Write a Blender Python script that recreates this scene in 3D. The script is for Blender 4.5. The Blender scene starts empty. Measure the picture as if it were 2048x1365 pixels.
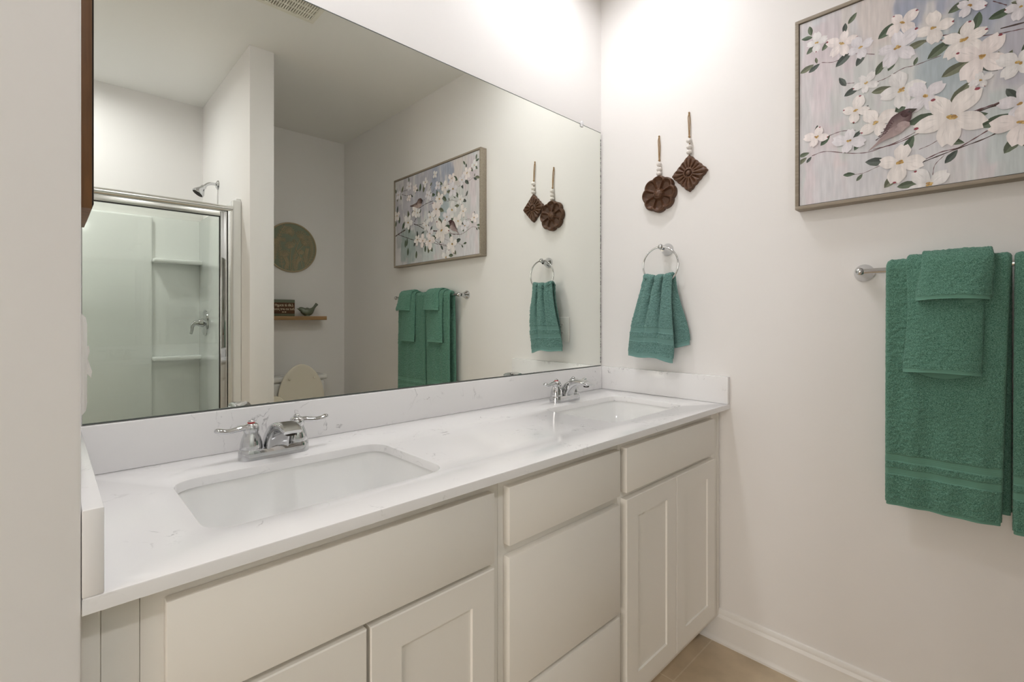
import bpy, bmesh, math, random
import numpy as np
from mathutils import Vector, Matrix

S = bpy.context.scene
COL = S.collection
PI = math.pi
random.seed(7)

# ------------------------------------------------------------------ camera, world, exposure
cd = bpy.data.cameras.new('camera')
cam = bpy.data.objects.new('camera', cd)
COL.objects.link(cam)
cam.location = (-1.8477, -1.3263, 1.2308)
cam.rotation_euler = (PI / 2, 0, 0.805 - PI / 2)
cd.sensor_width = 36
cd.lens = 965.52 / 2048 * 36
cd.shift_y = -46.5 / 2048
cd.clip_start = 0.02
S.camera = cam

w = bpy.data.worlds.new('world')
S.world = w
w.use_nodes = True
w.node_tree.nodes['Background'].inputs[0].default_value = (1, 0.97, 0.93, 1)
w.node_tree.nodes['Background'].inputs[1].default_value = 0.02

S.view_settings.view_transform = 'Standard'
S.view_settings.look = 'None'
S.view_settings.gamma = 1
S.view_settings.exposure = 0.15
S.view_settings.use_curve_mapping = False
S.cycles.use_denoising = True
S.cycles.max_bounces = 14
S.cycles.diffuse_bounces = 7
S.cycles.glossy_bounces = 7
S.cycles.transparent_max_bounces = 12
S.cycles.caustics_reflective = True
S.cycles.use_guiding = False
LAMP = 101.0                       # strength of the recessed ceiling lights
# soft fill light added out of view beyond the doorway behind the camera
ld_ = bpy.data.lights.new('fill_light', 'AREA')
ld_.shape = 'RECTANGLE'; ld_.size = 2.2; ld_.size_y = 1.5
ld_.energy = 57.0
ld_.color = (1.0, 0.95, 0.89)
fill_lamp = bpy.data.objects.new('fill_light', ld_)
COL.objects.link(fill_lamp)
fill_lamp.location = (-5.55, -1.9, 1.55)
fill_lamp.rotation_euler = (PI / 2, 0, -PI / 2 + 0.1)
LAMP_COL = (0.99, 0.985, 1.0)
LAMP_SHOWER = 212.0

# ------------------------------------------------------------------ materials
def mat(name):
    m = bpy.data.materials.new(name)
    m.use_nodes = True
    nt = m.node_tree
    return m, nt, nt.nodes['Principled BSDF']

def N(nt, t, **kw):
    n = nt.nodes.new(t)
    for k, v in kw.items():
        setattr(n, k, v)
    return n

def plain(name, col, rough=0.5, metal=0.0, bump=None, spec=0.5, coat=0.0):
    m, nt, b = mat(name)
    b.inputs['Base Color'].default_value = (*col, 1)
    b.inputs['Roughness'].default_value = rough
    b.inputs['Metallic'].default_value = metal
    b.inputs['Specular IOR Level'].default_value = spec
    b.inputs['Coat Weight'].default_value = coat
    if bump:
        tc = N(nt, 'ShaderNodeTexCoord')
        nz = N(nt, 'ShaderNodeTexNoise')
        nz.inputs['Scale'].default_value = bump[0]
        nz.inputs['Detail'].default_value = 4
        bp = N(nt, 'ShaderNodeBump')
        bp.inputs['Strength'].default_value = bump[1]
        bp.inputs['Distance'].default_value = 0.002
        nt.links.new(tc.outputs['Object'], nz.inputs['Vector'])
        nt.links.new(nz.outputs['Fac'], bp.inputs['Height'])
        nt.links.new(bp.outputs['Normal'], b.inputs['Normal'])
    return m

def ramp(nt, stops):
    r = N(nt, 'ShaderNodeValToRGB')
    e = r.color_ramp.elements
    while len(e) < len(stops):
        e.new(0.5)
    for el, (p, c) in zip(e, stops):
        el.position = p
        el.color = (*c, 1) if len(c) == 3 else c
    return r

M_wall = plain('wall_paint', (0.85, 0.83, 0.815), 0.6, bump=(90, 0.08))
M_ceil = plain('ceiling_paint', (0.87, 0.86, 0.83), 0.8, bump=(60, 0.1))
M_trim = plain('trim_paint', (0.86, 0.84, 0.81), 0.28)
M_cab = plain('cabinet_paint', (0.86, 0.83, 0.775), 0.42)
M_cabin = plain('cabinet_inside', (0.55, 0.50, 0.42), 0.6)
M_porc = plain('porcelain', (0.86, 0.86, 0.85), 0.08, coat=0.5)
M_chrome = plain('chrome', (0.64, 0.645, 0.655), 0.04, 1.0)
M_alu = plain('brushed_aluminium', (0.80, 0.80, 0.78), 0.22, 1.0)
M_black = plain('black_rubber', (0.02, 0.02, 0.02), 0.5)
M_dark = plain('dark_cavity', (0.035, 0.028, 0.02), 0.8)
M_fiber = plain('shower_acrylic', (0.87, 0.875, 0.86), 0.12, coat=0.3)
M_plast = plain('white_plastic', (0.84, 0.82, 0.79), 0.3)
M_vent = plain('vent_plastic', (0.80, 0.775, 0.68), 0.45)
M_seat = plain('toilet_seat_plastic', (0.86, 0.80, 0.68), 0.25)
M_bead = plain('whitewashed_bead', (0.78, 0.74, 0.70), 0.7, bump=(300, 0.3))
M_birdg = plain('glazed_green_ceramic', (0.125, 0.145, 0.095), 0.12, coat=0.6)
M_signg = plain('sage_painted_wood', (0.16, 0.18, 0.12), 0.6, bump=(80, 0.3))
M_discg = plain('sage_disc_paint', (0.23, 0.26, 0.18), 0.55, bump=(60, 0.2))
M_gold = plain('muted_gold_relief', (0.42, 0.34, 0.21), 0.5)
M_cream = plain('cream_lettering', (0.75, 0.65, 0.48), 0.6)
M_red = plain('red_indicator', (0.55, 0.02, 0.03), 0.3)
M_paper = plain('tissue_paper', (0.84, 0.78, 0.66), 0.9, bump=(200, 0.2))
M_clip = plain('clear_plastic_clip', (0.85, 0.85, 0.87), 0.1)
M_caulk = plain('mirror_backing_edge', (0.10, 0.115, 0.105), 0.35)

def wood(name, c1, c2, scale=(2, 30, 30), rough=0.5):
    m, nt, b = mat(name)
    tc = N(nt, 'ShaderNodeTexCoord')
    mp = N(nt, 'ShaderNodeMapping')
    mp.inputs['Scale'].default_value = scale
    nz = N(nt, 'ShaderNodeTexNoise')
    nz.inputs['Scale'].default_value = 3
    nz.inputs['Detail'].default_value = 6
    nz.inputs['Distortion'].default_value = 0.6
    r = ramp(nt, [(0.3, c1), (0.7, c2)])
    bp = N(nt, 'ShaderNodeBump')
    bp.inputs['Strength'].default_value = 0.25
    bp.inputs['Distance'].default_value = 0.001
    L = nt.links.new
    L(tc.outputs['Object'], mp.inputs['Vector'])
    L(mp.outputs['Vector'], nz.inputs['Vector'])
    L(nz.outputs['Fac'], r.inputs['Fac'])
    L(r.outputs['Color'], b.inputs['Base Color'])
    L(nz.outputs['Fac'], bp.inputs['Height'])
    L(bp.outputs['Normal'], b.inputs['Normal'])
    b.inputs['Roughness'].default_value = rough
    return m

M_carved = wood('carved_stained_wood', (0.060, 0.024, 0.010), (0.125, 0.054, 0.023), (25, 25, 60), 0.5)
M_shelfw = wood('oak_shelf', (0.30, 0.17, 0.07), (0.46, 0.28, 0.13), (3, 40, 40), 0.5)
M_artw = wood('walnut_board', (0.115, 0.048, 0.012), (0.20, 0.088, 0.024), (30, 30, 3), 0.5)
M_framew = wood('weathered_taupe_frame', (0.26, 0.215, 0.165), (0.36, 0.305, 0.24), (60, 6, 60), 0.6)
M_signw = wood('brown_sign_panel', (0.075, 0.030, 0.010), (0.13, 0.055, 0.018), (3, 40, 40), 0.6)
M_jute = wood('jute_twine', (0.24, 0.14, 0.06), (0.44, 0.29, 0.15), (60, 60, 260), 0.9)

def quartz():
    m, nt, b = mat('white_quartz')
    L = nt.links.new
    tc = N(nt, 'ShaderNodeTexCoord')
    n1 = N(nt, 'ShaderNodeTexNoise')
    n1.inputs['Scale'].default_value = 13
    n1.inputs['Detail'].default_value = 5
    n1.inputs['Distortion'].default_value = 1.1
    # thin ridge where the noise crosses one half
    s = N(nt, 'ShaderNodeMath', operation='SUBTRACT'); s.inputs[1].default_value = 0.5
    a = N(nt, 'ShaderNodeMath', operation='ABSOLUTE')
    r1 = ramp(nt, [(0.0, (1, 1, 1)), (0.018, (0, 0, 0))])
    n2 = N(nt, 'ShaderNodeTexNoise')
    n2.inputs['Scale'].default_value = 7
    n2.inputs['Detail'].default_value = 3
    r2 = ramp(nt, [(0.53, (0, 0, 0)), (0.67, (1, 1, 1))])
    n3 = N(nt, 'ShaderNodeTexNoise')
    n3.inputs['Scale'].default_value = 60
    r3 = ramp(nt, [(0.42, (0, 0, 0)), (0.60, (1, 1, 1))])
    mu = N(nt, 'ShaderNodeMath', operation='MULTIPLY')
    mu2 = N(nt, 'ShaderNodeMath', operation='MULTIPLY')
    mu3 = N(nt, 'ShaderNodeMath', operation='MULTIPLY'); mu3.inputs[1].default_value = 0.9
    mx = N(nt, 'ShaderNodeMix', data_type='RGBA')
    mx.inputs['A'].default_value = (0.86, 0.85, 0.85, 1)
    mx.inputs['B'].default_value = (0.34, 0.33, 0.34, 1)
    for n in (n1, n2, n3):
        L(tc.outputs['Object'], n.inputs['Vector'])
    L(n1.outputs['Fac'], s.inputs[0]); L(s.outputs[0], a.inputs[0]); L(a.outputs[0], r1.inputs['Fac'])
    L(n2.outputs['Fac'], r2.inputs['Fac']); L(n3.outputs['Fac'], r3.inputs['Fac'])
    L(r1.outputs['Color'], mu.inputs[0]); L(r2.outputs['Color'], mu.inputs[1])
    L(mu.outputs[0], mu2.inputs[0]); L(r3.outputs['Color'], mu2.inputs[1])
    L(mu2.outputs[0], mu3.inputs[0])
    L(mu3.outputs[0], mx.inputs['Factor'])
    L(mx.outputs['Result'], b.inputs['Base Color'])
    b.inputs['Roughness'].default_value = 0.16
    return m
M_quartz = quartz()

def terry(name, c1, c2):
    m, nt, b = mat(name)
    L = nt.links.new
    tc = N(nt, 'ShaderNodeTexCoord')
    mp = N(nt, 'ShaderNodeMapping'); mp.inputs['Scale'].default_value = (1, 1, 1.7)
    v = N(nt, 'ShaderNodeTexNoise'); v.inputs['Scale'].default_value = 420; v.inputs['Detail'].default_value = 2
    r = ramp(nt, [(0.35, c1), (0.65, c2)])
    at = N(nt, 'ShaderNodeAttribute', attribute_name='pile')
    bm_ = N(nt, 'ShaderNodeMath', operation='MULTIPLY')
    bp = N(nt, 'ShaderNodeBump'); bp.inputs['Strength'].default_value = 1.0; bp.inputs['Distance'].default_value = 0.0022
    mx = N(nt, 'ShaderNodeMix', data_type='RGBA')
    mx.inputs['A'].default_value = tuple((a_ * 0.35 + b_ * 0.65) for a_, b_ in zip(c1, c2)) + (1,)
    L(tc.outputs['Object'], mp.inputs['Vector']); L(mp.outputs['Vector'], v.inputs['Vector'])
    L(v.outputs['Fac'], r.inputs['Fac'])
    L(v.outputs['Fac'], bm_.inputs[0]); L(at.outputs['Fac'], bm_.inputs[1])
    L(bm_.outputs[0], bp.inputs['Height']); L(bp.outputs['Normal'], b.inputs['Normal'])
    L(at.outputs['Fac'], mx.inputs['Factor']); L(r.outputs['Color'], mx.inputs['B'])
    L(mx.outputs['Result'], b.inputs['Base Color'])
    b.inputs['Roughness'].default_value = 0.95
    b.inputs['Specular IOR Level'].default_value = 0.1
    b.inputs['Sheen Weight'].default_value = 0.25
    b.inputs['Sheen Tint'].default_value = (0.6, 0.85, 0.75, 1)
    return m
M_terry = terry('green_terry', (0.052, 0.150, 0.108), (0.190, 0.385, 0.300))
M_terry2 = terry('green_terry_light_tint', (0.070, 0.162, 0.146), (0.225, 0.395, 0.365))  # same dye as the rail towels; different light put into the colour

def floor_tile():
    m, nt, b = mat('beige_floor_tile')
    L = nt.links.new
    tc = N(nt, 'ShaderNodeTexCoord')
    mp = N(nt, 'ShaderNodeMapping'); mp.inputs['Location'].default_value = (0, 0, 0)
    br = N(nt, 'ShaderNodeTexBrick', offset=0.0)
    br.inputs['Scale'].default_value = 1
    br.inputs['Brick Width'].default_value = 0.32
    br.inputs['Row Height'].default_value = 0.32
    br.inputs['Mortar Size'].default_value = 0.0025
    br.inputs['Color1'].default_value = (0.60, 0.49, 0.35, 1)
    br.inputs['Color2'].default_value = (0.63, 0.52, 0.375, 1)
    br.inputs['Mortar'].default_value = (0.70, 0.61, 0.48, 1)
    nz = N(nt, 'ShaderNodeTexNoise'); nz.inputs['Scale'].default_value = 7; nz.inputs['Detail'].default_value = 4
    r = ramp(nt, [(0.3, (0.78, 0.76, 0.72)), (0.7, (1.1, 1.08, 1.05))])
    mx = N(nt, 'ShaderNodeMix', data_type='RGBA', blend_type='MULTIPLY'); mx.inputs['Factor'].default_value = 1
    L(tc.outputs['Object'], mp.inputs['Vector']); L(mp.outputs['Vector'], br.inputs['Vector'])
    L(tc.outputs['Object'], nz.inputs['Vector']); L(nz.outputs['Fac'], r.inputs['Fac'])
    L(br.outputs['Color'], mx.inputs['A']); L(r.outputs['Color'], mx.inputs['B'])
    L(mx.outputs['Result'], b.inputs['Base Color'])
    b.inputs['Roughness'].default_value = 0.4
    return m
M_floor = floor_tile()

def mirror_mat():
    m, nt, b = mat('silvered_mirror')
    b.inputs['Base Color'].default_value = (0.85, 0.872, 0.825, 1)
    b.inputs['Metallic'].default_value = 1
    b.inputs['Roughness'].default_value = 0.0
    return m
M_mirror = mirror_mat()

def speckle_edge():
    m, nt, b = mat('desilvered_mirror_edge')
    tc = N(nt, 'ShaderNodeTexCoord')
    v = N(nt, 'ShaderNodeTexNoise'); v.inputs['Scale'].default_value = 160; v.inputs['Detail'].default_value = 3
    r = ramp(nt, [(0.45, (0.07, 0.075, 0.07)), (0.56, (0.55, 0.56, 0.53))])
    nt.links.new(tc.outputs['Object'], v.inputs['Vector'])
    nt.links.new(v.outputs['Fac'], r.inputs['Fac'])
    nt.links.new(r.outputs['Color'], b.inputs['Base Color'])
    b.inputs['Roughness'].default_value = 0.5
    return m
M_speck = speckle_edge()

def glass_mat():
    m = bpy.data.materials.new('shower_glass')
    m.use_nodes = True
    nt = m.node_tree
    nt.nodes.clear()
    out = N(nt, 'ShaderNodeOutputMaterial')
    tr = N(nt, 'ShaderNodeBsdfTransparent'); tr.inputs['Color'].default_value = (0.93, 0.955, 0.93, 1)
    gl = N(nt, 'ShaderNodeBsdfGlossy'); gl.inputs['Roughness'].default_value = 0.01
    fr = N(nt, 'ShaderNodeFresnel'); fr.inputs['IOR'].default_value = 1.5
    mx = N(nt, 'ShaderNodeMixShader')
    nt.links.new(fr.outputs[0], mx.inputs[0]); nt.links.new(tr.outputs[0], mx.inputs[1])
    nt.links.new(gl.outputs[0], mx.inputs[2]); nt.links.new(mx.outputs[0], out.inputs[0])
    return m
M_glass = glass_mat()

def lamp_mat(name, power):
    m, nt, b = mat(name)
    b.inputs['Base Color'].default_value = (0.9, 0.9, 0.9, 1)
    b.inputs['Emission Color'].default_value = (*LAMP_COL, 1)
    b.inputs['Emission Strength'].default_value = power
    return m
M_lamp = lamp_mat('lit_lamp_lens', LAMP)
M_lamp2 = lamp_mat('lit_shower_lamp_lens', LAMP_SHOWER)

def paint_mat():
    m, nt, b = mat('oil_painting')
    L = nt.links.new
    tc = N(nt, 'ShaderNodeTexCoord')
    mp2 = N(nt, 'ShaderNodeMapping'); mp2.inputs['Scale'].default_value = (1, 60, 7)
    n2 = N(nt, 'ShaderNodeTexNoise'); n2.inputs['Scale'].default_value = 1.6; n2.inputs['Detail'].default_value = 5
    r2 = ramp(nt, [(0.3, (0.95, 0.945, 0.965)), (0.7, (1.17, 1.155, 1.175))])
    at = N(nt, 'ShaderNodeAttribute', attribute_name='paint')
    mx = N(nt, 'ShaderNodeMix', data_type='RGBA', blend_type='MULTIPLY'); mx.inputs['Factor'].default_value = 1
    L(tc.outputs['Object'], mp2.inputs['Vector']); L(mp2.outputs['Vector'], n2.inputs['Vector']); L(n2.outputs['Fac'], r2.inputs['Fac'])
    L(at.outputs['Color'], mx.inputs['A']); L(r2.outputs['Color'], mx.inputs['B'])
    L(mx.outputs['Result'], b.inputs['Base Color'])
    b.inputs['Roughness'].default_value = 0.5
    return m
M_paint = paint_mat()

# ------------------------------------------------------------------ mesh helpers
ORG = {}

def finish(name, me, mats, parent, origin, smooth, label=None, angle=35):
    o = bpy.data.objects.new(name, me)
    COL.objects.link(o)
    for m in (mats if isinstance(mats, (list, tuple)) else [mats]):
        me.materials.append(m)
    n = len(me.vertices)
    co = np.empty(n * 3, np.float32)
    me.vertices.foreach_get('co', co)
    co = co.reshape(-1, 3)
    if parent is None:
        if origin is None:
            lo, hi = co.min(0), co.max(0)
            origin = ((lo[0] + hi[0]) / 2, (lo[1] + hi[1]) / 2, lo[2])
        o.location = origin
    else:
        o.parent = parent
        origin = ORG[parent.name]
    ORG[o.name] = tuple(origin)
    co = co - np.array(origin, np.float32)
    me.vertices.foreach_set('co', co.ravel())
    if smooth:
        me.polygons.foreach_set('use_smooth', [True] * len(me.polygons))
        if angle < 180:
            me.set_sharp_from_angle(angle=math.radians(angle))
    me.update()
    if label:
        o['label'] = label
    return o

def obj(name, bm, mats, parent=None, origin=None, smooth=True, label=None, angle=35, recalc=True):
    if recalc:
        bmesh.ops.recalc_face_normals(bm, faces=bm.faces)
    me = bpy.data.meshes.new(name)
    bm.to_mesh(me)
    bm.free()
    return finish(name, me, mats, parent, origin, smooth, label, angle)

def raw(name, verts, faces, mats, parent=None, origin=None, smooth=True, angle=180, attr=None, label=None):
    me = bpy.data.meshes.new(name)
    verts = np.asarray(verts, np.float32); faces = np.asarray(faces, np.int32)
    nf, k = faces.shape
    me.vertices.add(len(verts)); me.vertices.foreach_set('co', verts.ravel())
    me.loops.add(nf * k); me.loops.foreach_set('vertex_index', faces.ravel())
    me.polygons.add(nf); me.polygons.foreach_set('loop_start', np.arange(0, nf * k, k, dtype=np.int32))
    me.update(calc_edges=True)
    me.validate()
    if attr is not None:
        a = me.attributes.new('pile', 'FLOAT', 'POINT')
        a.data.foreach_set('value', np.asarray(attr, np.float32))
    return finish(name, me, mats, parent, origin, smooth, label, angle)

def thing(name, label, cat, loc, group=None):
    o = bpy.data.objects.new(name, None)
    COL.objects.link(o)
    o.location = loc
    o.empty_display_size = 0.05
    ORG[o.name] = tuple(loc)
    return tag(o, label, cat, group)

def tag(o, label, cat, group=None):
    o['label'] = label
    o['category'] = cat
    if group:
        o['group'] = group
    return o

def struct(name, bm, m, **k):
    o = obj(name, bm, m, **k)
    o['kind'] = 'structure'
    return o

def BM():
    return bmesh.new()

def box(bm, x0, x1, y0, y1, z0, z1, bev=0.0, seg=2, mi=0):
    t = bmesh.new()
    bmesh.ops.create_cube(t, size=1)
    for v in t.verts:
        v.co = Vector(((x0 + x1) / 2 + v.co.x * (x1 - x0), (y0 + y1) / 2 + v.co.y * (y1 - y0), (z0 + z1) / 2 + v.co.z * (z1 - z0)))
    if bev > 0:
        bmesh.ops.bevel(t, geom=list(t.edges), offset=bev, segments=seg, profile=0.5, affect='EDGES')
    merge(bm, t, mi)

def merge(bm, t, mi=0, mtx=None):
    mp = {}
    for v in t.verts:
        mp[v] = bm.verts.new(mtx @ v.co if mtx else v.co)
    for f in t.faces:
        try:
            nf = bm.faces.new([mp[v] for v in f.verts])
            nf.material_index = mi
        except ValueError:
            pass
    t.free()

def prism(bm, pts, axis, a, b, mi=0, bev=0.0):
    """extrude a polygon: pts are the two other coordinates, axis 0/1/2, from a to b"""
    def P(p, c):
        q = list(p); q.insert(axis, c); return Vector(q)
    t = bmesh.new()
    A = [t.verts.new(P(p, a)) for p in pts]
    B = [t.verts.new(P(p, b)) for p in pts]
    t.faces.new(A); t.faces.new(B[::-1])
    n = len(pts)
    for i in range(n):
        t.faces.new([A[i], B[i], B[(i + 1) % n], A[(i + 1) % n]])
    if bev:
        bmesh.ops.bevel(t, geom=list(t.edges), offset=bev, segments=2, profile=0.5, affect='EDGES')
    merge(bm, t, mi)

def lathe(bm, prof, mtx=None, seg=32, mi=0, sx=1, sy=1):
    """prof = [(r, z)]; about local z"""
    mtx = mtx or Matrix()
    rings = []
    for r, z in prof:
        if r < 1e-6:
            rings.append([bm.verts.new(mtx @ Vector((0, 0, z)))])
        else:
            rings.append([bm.verts.new(mtx @ Vector((r * sx * math.cos(2 * PI * i / seg), r * sy * math.sin(2 * PI * i / seg), z))) for i in range(seg)])
    for a, b in zip(rings, rings[1:]):
        for i in range(seg):
            j = (i + 1) % seg
            f = [a[i % len(a)], a[j % len(a)], b[j % len(b)], b[i % len(b)]]
            u = []
            for v in f:
                if v not in u:
                    u.append(v)
            if len(u) > 2:
                bm.faces.new(u).material_index = mi
    for rg, rev in ((rings[0], True), (rings[-1], False)):
        if len(rg) > 2:
            bm.faces.new(rg[::-1] if rev else rg).material_index = mi

def loft(bm, rings, closed=True, mi=0):
    R = [[bm.verts.new(p) for p in r] for r in rings]
    n = len(R[0])
    for a, b in zip(R, R[1:]):
        for i in range(n):
            j = (i + 1) % n
            bm.faces.new([a[i], a[j], b[j], b[i]]).material_index = mi
    if closed:
        bm.faces.new(R[0][::-1]).material_index = mi
        bm.faces.new(R[-1]).material_index = mi

def spline(pts, n):
    """Catmull-Rom through pts (any dimension), n samples"""
    p = np.array(pts, float)
    p = np.vstack([2 * p[0] - p[1], p, 2 * p[-1] - p[-2]])
    out = []
    m = len(p) - 3
    for k in range(n):
        t = k / (n - 1) * m
        i = min(int(t), m - 1); f = t - i
        a, b, c, d = p[i], p[i + 1], p[i + 2], p[i + 3]
        out.append(0.5 * (2 * b + (c - a) * f + (2 * a - 5 * b + 4 * c - d) * f * f + (3 * b - a - 3 * c + d) * f ** 3))
    return np.array(out)

def tube(bm, pts, rad, seg=12, mi=0, closed=False, flat=1.0, up=None):
    pts = [Vector(p) for p in pts]
    n = len(pts)
    if not hasattr(rad, '__len__'):
        rad = [rad] * n
    rings = []
    prev = None
    for i, p in enumerate(pts):
        if closed:
            t = (pts[(i + 1) % n] - pts[i - 1]).normalized()
        else:
            t = (pts[min(i + 1, n - 1)] - pts[max(i - 1, 0)]).normalized()
        if up is not None:
            u = Vector(up); u = (u - t * u.dot(t)).normalized()
        elif prev is None:
            u = t.orthogonal().normalized()
        else:
            u = (prev - t * prev.dot(t)).normalized()
        prev = u
        v = t.cross(u)
        rings.append([p + (u * math.cos(2 * PI * k / seg) * flat + v * math.sin(2 * PI * k / seg)) * rad[i] for k in range(seg)])
    if closed:
        rings.append(rings[0])
        R = [[bm.verts.new(q) for q in r] for r in rings[:-1]]
        for i in range(n):
            a, b = R[i], R[(i + 1) % n]
            for k in range(seg):
                l = (k + 1) % seg
                bm.faces.new([a[k], a[l], b[l], b[k]]).material_index = mi
    else:
        loft(bm, rings, True, mi)

def sphere(bm, c, r, mi=0, seg=20, sc=(1, 1, 1)):
    t = bmesh.new()
    bmesh.ops.create_uvsphere(t, u_segments=seg, v_segments=seg // 2, radius=r)
    merge(bm, t, mi, Matrix.Translation(c) @ Matrix.Diagonal((*sc, 1)))

def TR(loc, axis=None, ang=0.0):
    m = Matrix.Translation(loc)
    if axis:
        m = m @ Matrix.Rotation(ang, 4, axis)
    return m

# local z turned to world -x (things standing off the right wall) / +x / -y / +y
TO_NX = lambda loc: Matrix.Translation(loc) @ Matrix.Rotation(-PI / 2, 4, 'Y')
TO_PX = lambda loc: Matrix.Translation(loc) @ Matrix.Rotation(PI / 2, 4, 'Y')
TO_PY = lambda loc: Matrix.Translation(loc) @ Matrix.Rotation(-PI / 2, 4, 'X')
TO_NY = lambda loc: Matrix.Translation(loc) @ Matrix.Rotation(PI / 2, 4, 'X')

def rrect(hx, hy, r, n=6):
    out = []
    for cx, cy, a0 in ((hx - r, hy - r, 0), (-hx + r, hy - r, PI / 2), (-hx + r, -hy + r, PI), (hx - r, -hy + r, 1.5 * PI)):
        for k in range(n + 1):
            a = a0 + PI / 2 * k / n
            out.append((cx + r * math.cos(a), cy + r * math.sin(a)))
    return out

# ------------------------------------------------------------------ key measures
CT = 0.9075          # counter top
CB = CT - 0.019      # counter underside
CD = 0.587           # counter depth
LX = -1.82           # left wall of the vanity recess
H = 2.731            # ceiling
D = 2.70             # rear wall
FAR = -2.62          # far left wall
BS = CT + 0.1016
ENDY = -0.585        # end of the left wall

# ------------------------------------------------------------------ the setting
bm = BM(); box(bm, FAR - 0.1, 0.1, -D - 0.1, 0.1, -0.08, 0); struct('floor', bm, M_floor, origin=(0, -0.527, 0), smooth=False)
LIGHTS = ((-0.43, -0.33), (-1.43, -0.33), (-1.86, -2.16))
def ceiling_mesh():
    t = bmesh.new()
    ed = []
    loops = [[(FAR - 0.1, -D - 0.1), (0.1, -D - 0.1), (0.1, 0.1), (FAR - 0.1, 0.1)]] + [[(x + 0.0745 * math.cos(2 * PI * k / 40), y + 0.0745 * math.sin(2 * PI * k / 40)) for k in range(40)] for x, y in LIGHTS]
    for lp in loops:
        vs = [t.verts.new((x, y, H)) for x, y in lp]
        for i in range(len(vs)):
            ed.append(t.edges.new((vs[i], vs[(i + 1) % len(vs)])))
    bmesh.ops.triangle_fill(t, use_beauty=True, use_dissolve=False, edges=ed)
    kill = [f for f in t.faces if any((f.calc_center_median().xy - Vector(l)).length < 0.073 for l in LIGHTS)]
    if kill:
        bmesh.ops.delete(t, geom=kill, context='FACES_ONLY')
    ext = bmesh.ops.extrude_face_region(t, geom=list(t.faces))
    for v in [g for g in ext['geom'] if isinstance(g, bmesh.types.BMVert)]:
        v.co.z = H + 0.12
    return t
struct('ceiling', ceiling_mesh(), M_ceil, smooth=False)
bm = BM(); box(bm, LX - 0.9, 0.1, 0, 0.1, 0, H); struct('wall_back', bm, M_wall, smooth=False)
bm = BM(); box(bm, 0, 0.1, -D - 0.1, 0, 0, H); struct('wall_right', bm, M_wall, smooth=False)
bm = BM()
prism(bm, [(FAR, ENDY), (LX - 0.004, ENDY), (LX - 0.001, ENDY + 0.001), (LX, ENDY + 0.004), (LX, 0), (LX - 0.12, 0), (LX - 0.12, ENDY + 0.12), (FAR, ENDY + 0.12)], 2, 0, H)
struct('wall_left', bm, M_wall)
bm = BM()
DO0, DO1, DOZ = -1.62, -0.72, 2.06       # doorway added behind the camera to let the fill light in
box(bm, FAR - 0.1, FAR, -D, DO0, 0, H); box(bm, FAR - 0.1, FAR, DO1, ENDY + 0.12, 0, H); box(bm, FAR - 0.1, FAR, DO0, DO1, DOZ, H)
struct('wall_far', bm, M_wall, smooth=False)
bm = BM()
for x0 in (FAR, FAR - 0.115):
    box(bm, x0, x0 + 0.015, DO0 - 0.07, DO0 - 0.001, 0, DOZ + 0.07, 0.003); box(bm, x0, x0 + 0.015, DO1 + 0.001, DO1 + 0.07, 0, DOZ + 0.07, 0.003); box(bm, x0, x0 + 0.015, DO0 - 0.001, DO1 + 0.001, DOZ, DOZ + 0.07, 0.003)
struct('trim_2', bm, M_trim)  # casing of the added doorway
# plain unseen room added beyond the doorway for the fill light
BX0, BX1, BY0, BY1 = -5.65, FAR - 0.1, -4.6, 0.1
bm = BM(); box(bm, BX0, BX1 - 0.001, BY0, BY1, -0.08, 0); struct('floor_fill_room', bm, M_floor, smooth=False)
bm = BM(); box(bm, BX0, BX1 - 0.001, BY0, BY1, H, H + 0.08); struct('ceiling_fill_room', bm, M_ceil, smooth=False)
bm = BM()
box(bm, BX0 - 0.1, BX0, BY0, BY1, 0, H); box(bm, BX0, BX1, BY1, BY1 + 0.1, 0, H); box(bm, BX0, BX1, BY0 - 0.1, BY0, 0, H); box(bm, BX1, FAR, BY0, -D - 0.101, 0, H)
struct('wall_fill_room', bm, M_wall, smooth=False)
bm = BM(); box(bm, FAR - 0.1, 0, -D - 0.1, -D, 0, H); struct('wall_rear', bm, M_wall, smooth=False)
bm = BM(); box(bm, -1.05, -0.924, -D, -1.5876, 0, H, 0.003); struct('wall_partition', bm, M_wall)

def base_prof(d, s):
    return [(0, 0.0), (s * 0.020, 0.0), (s * 0.020, 0.008), (s * 0.016, 0.016), (s * 0.0145, 0.022), (s * 0.0145, 0.095), (s * 0.012, 0.100), (s * 0.009, 0.106), (s * 0.009, 0.113), (s * 0.005, 0.122), (0, 0.124)]
bm = BM(); prism(bm, [(x, z) for x, z in base_prof(0, -1)], 1, -D, -0.475)
struct('baseboard_right', bm, M_trim, angle=25)
bm = BM(); prism(bm, [(-D - y, z) if 0 else (-D - y, z) for y, z in base_prof(0, -1)], 0, -0.924, -0.015)
struct('baseboard_rear', bm, M_trim, angle=25)
bm = BM(); prism(bm, [(ENDY + y, z) for y, z in base_prof(0, -1)], 0, FAR, LX)
struct('baseboard_left', bm, M_trim, angle=25)

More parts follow.
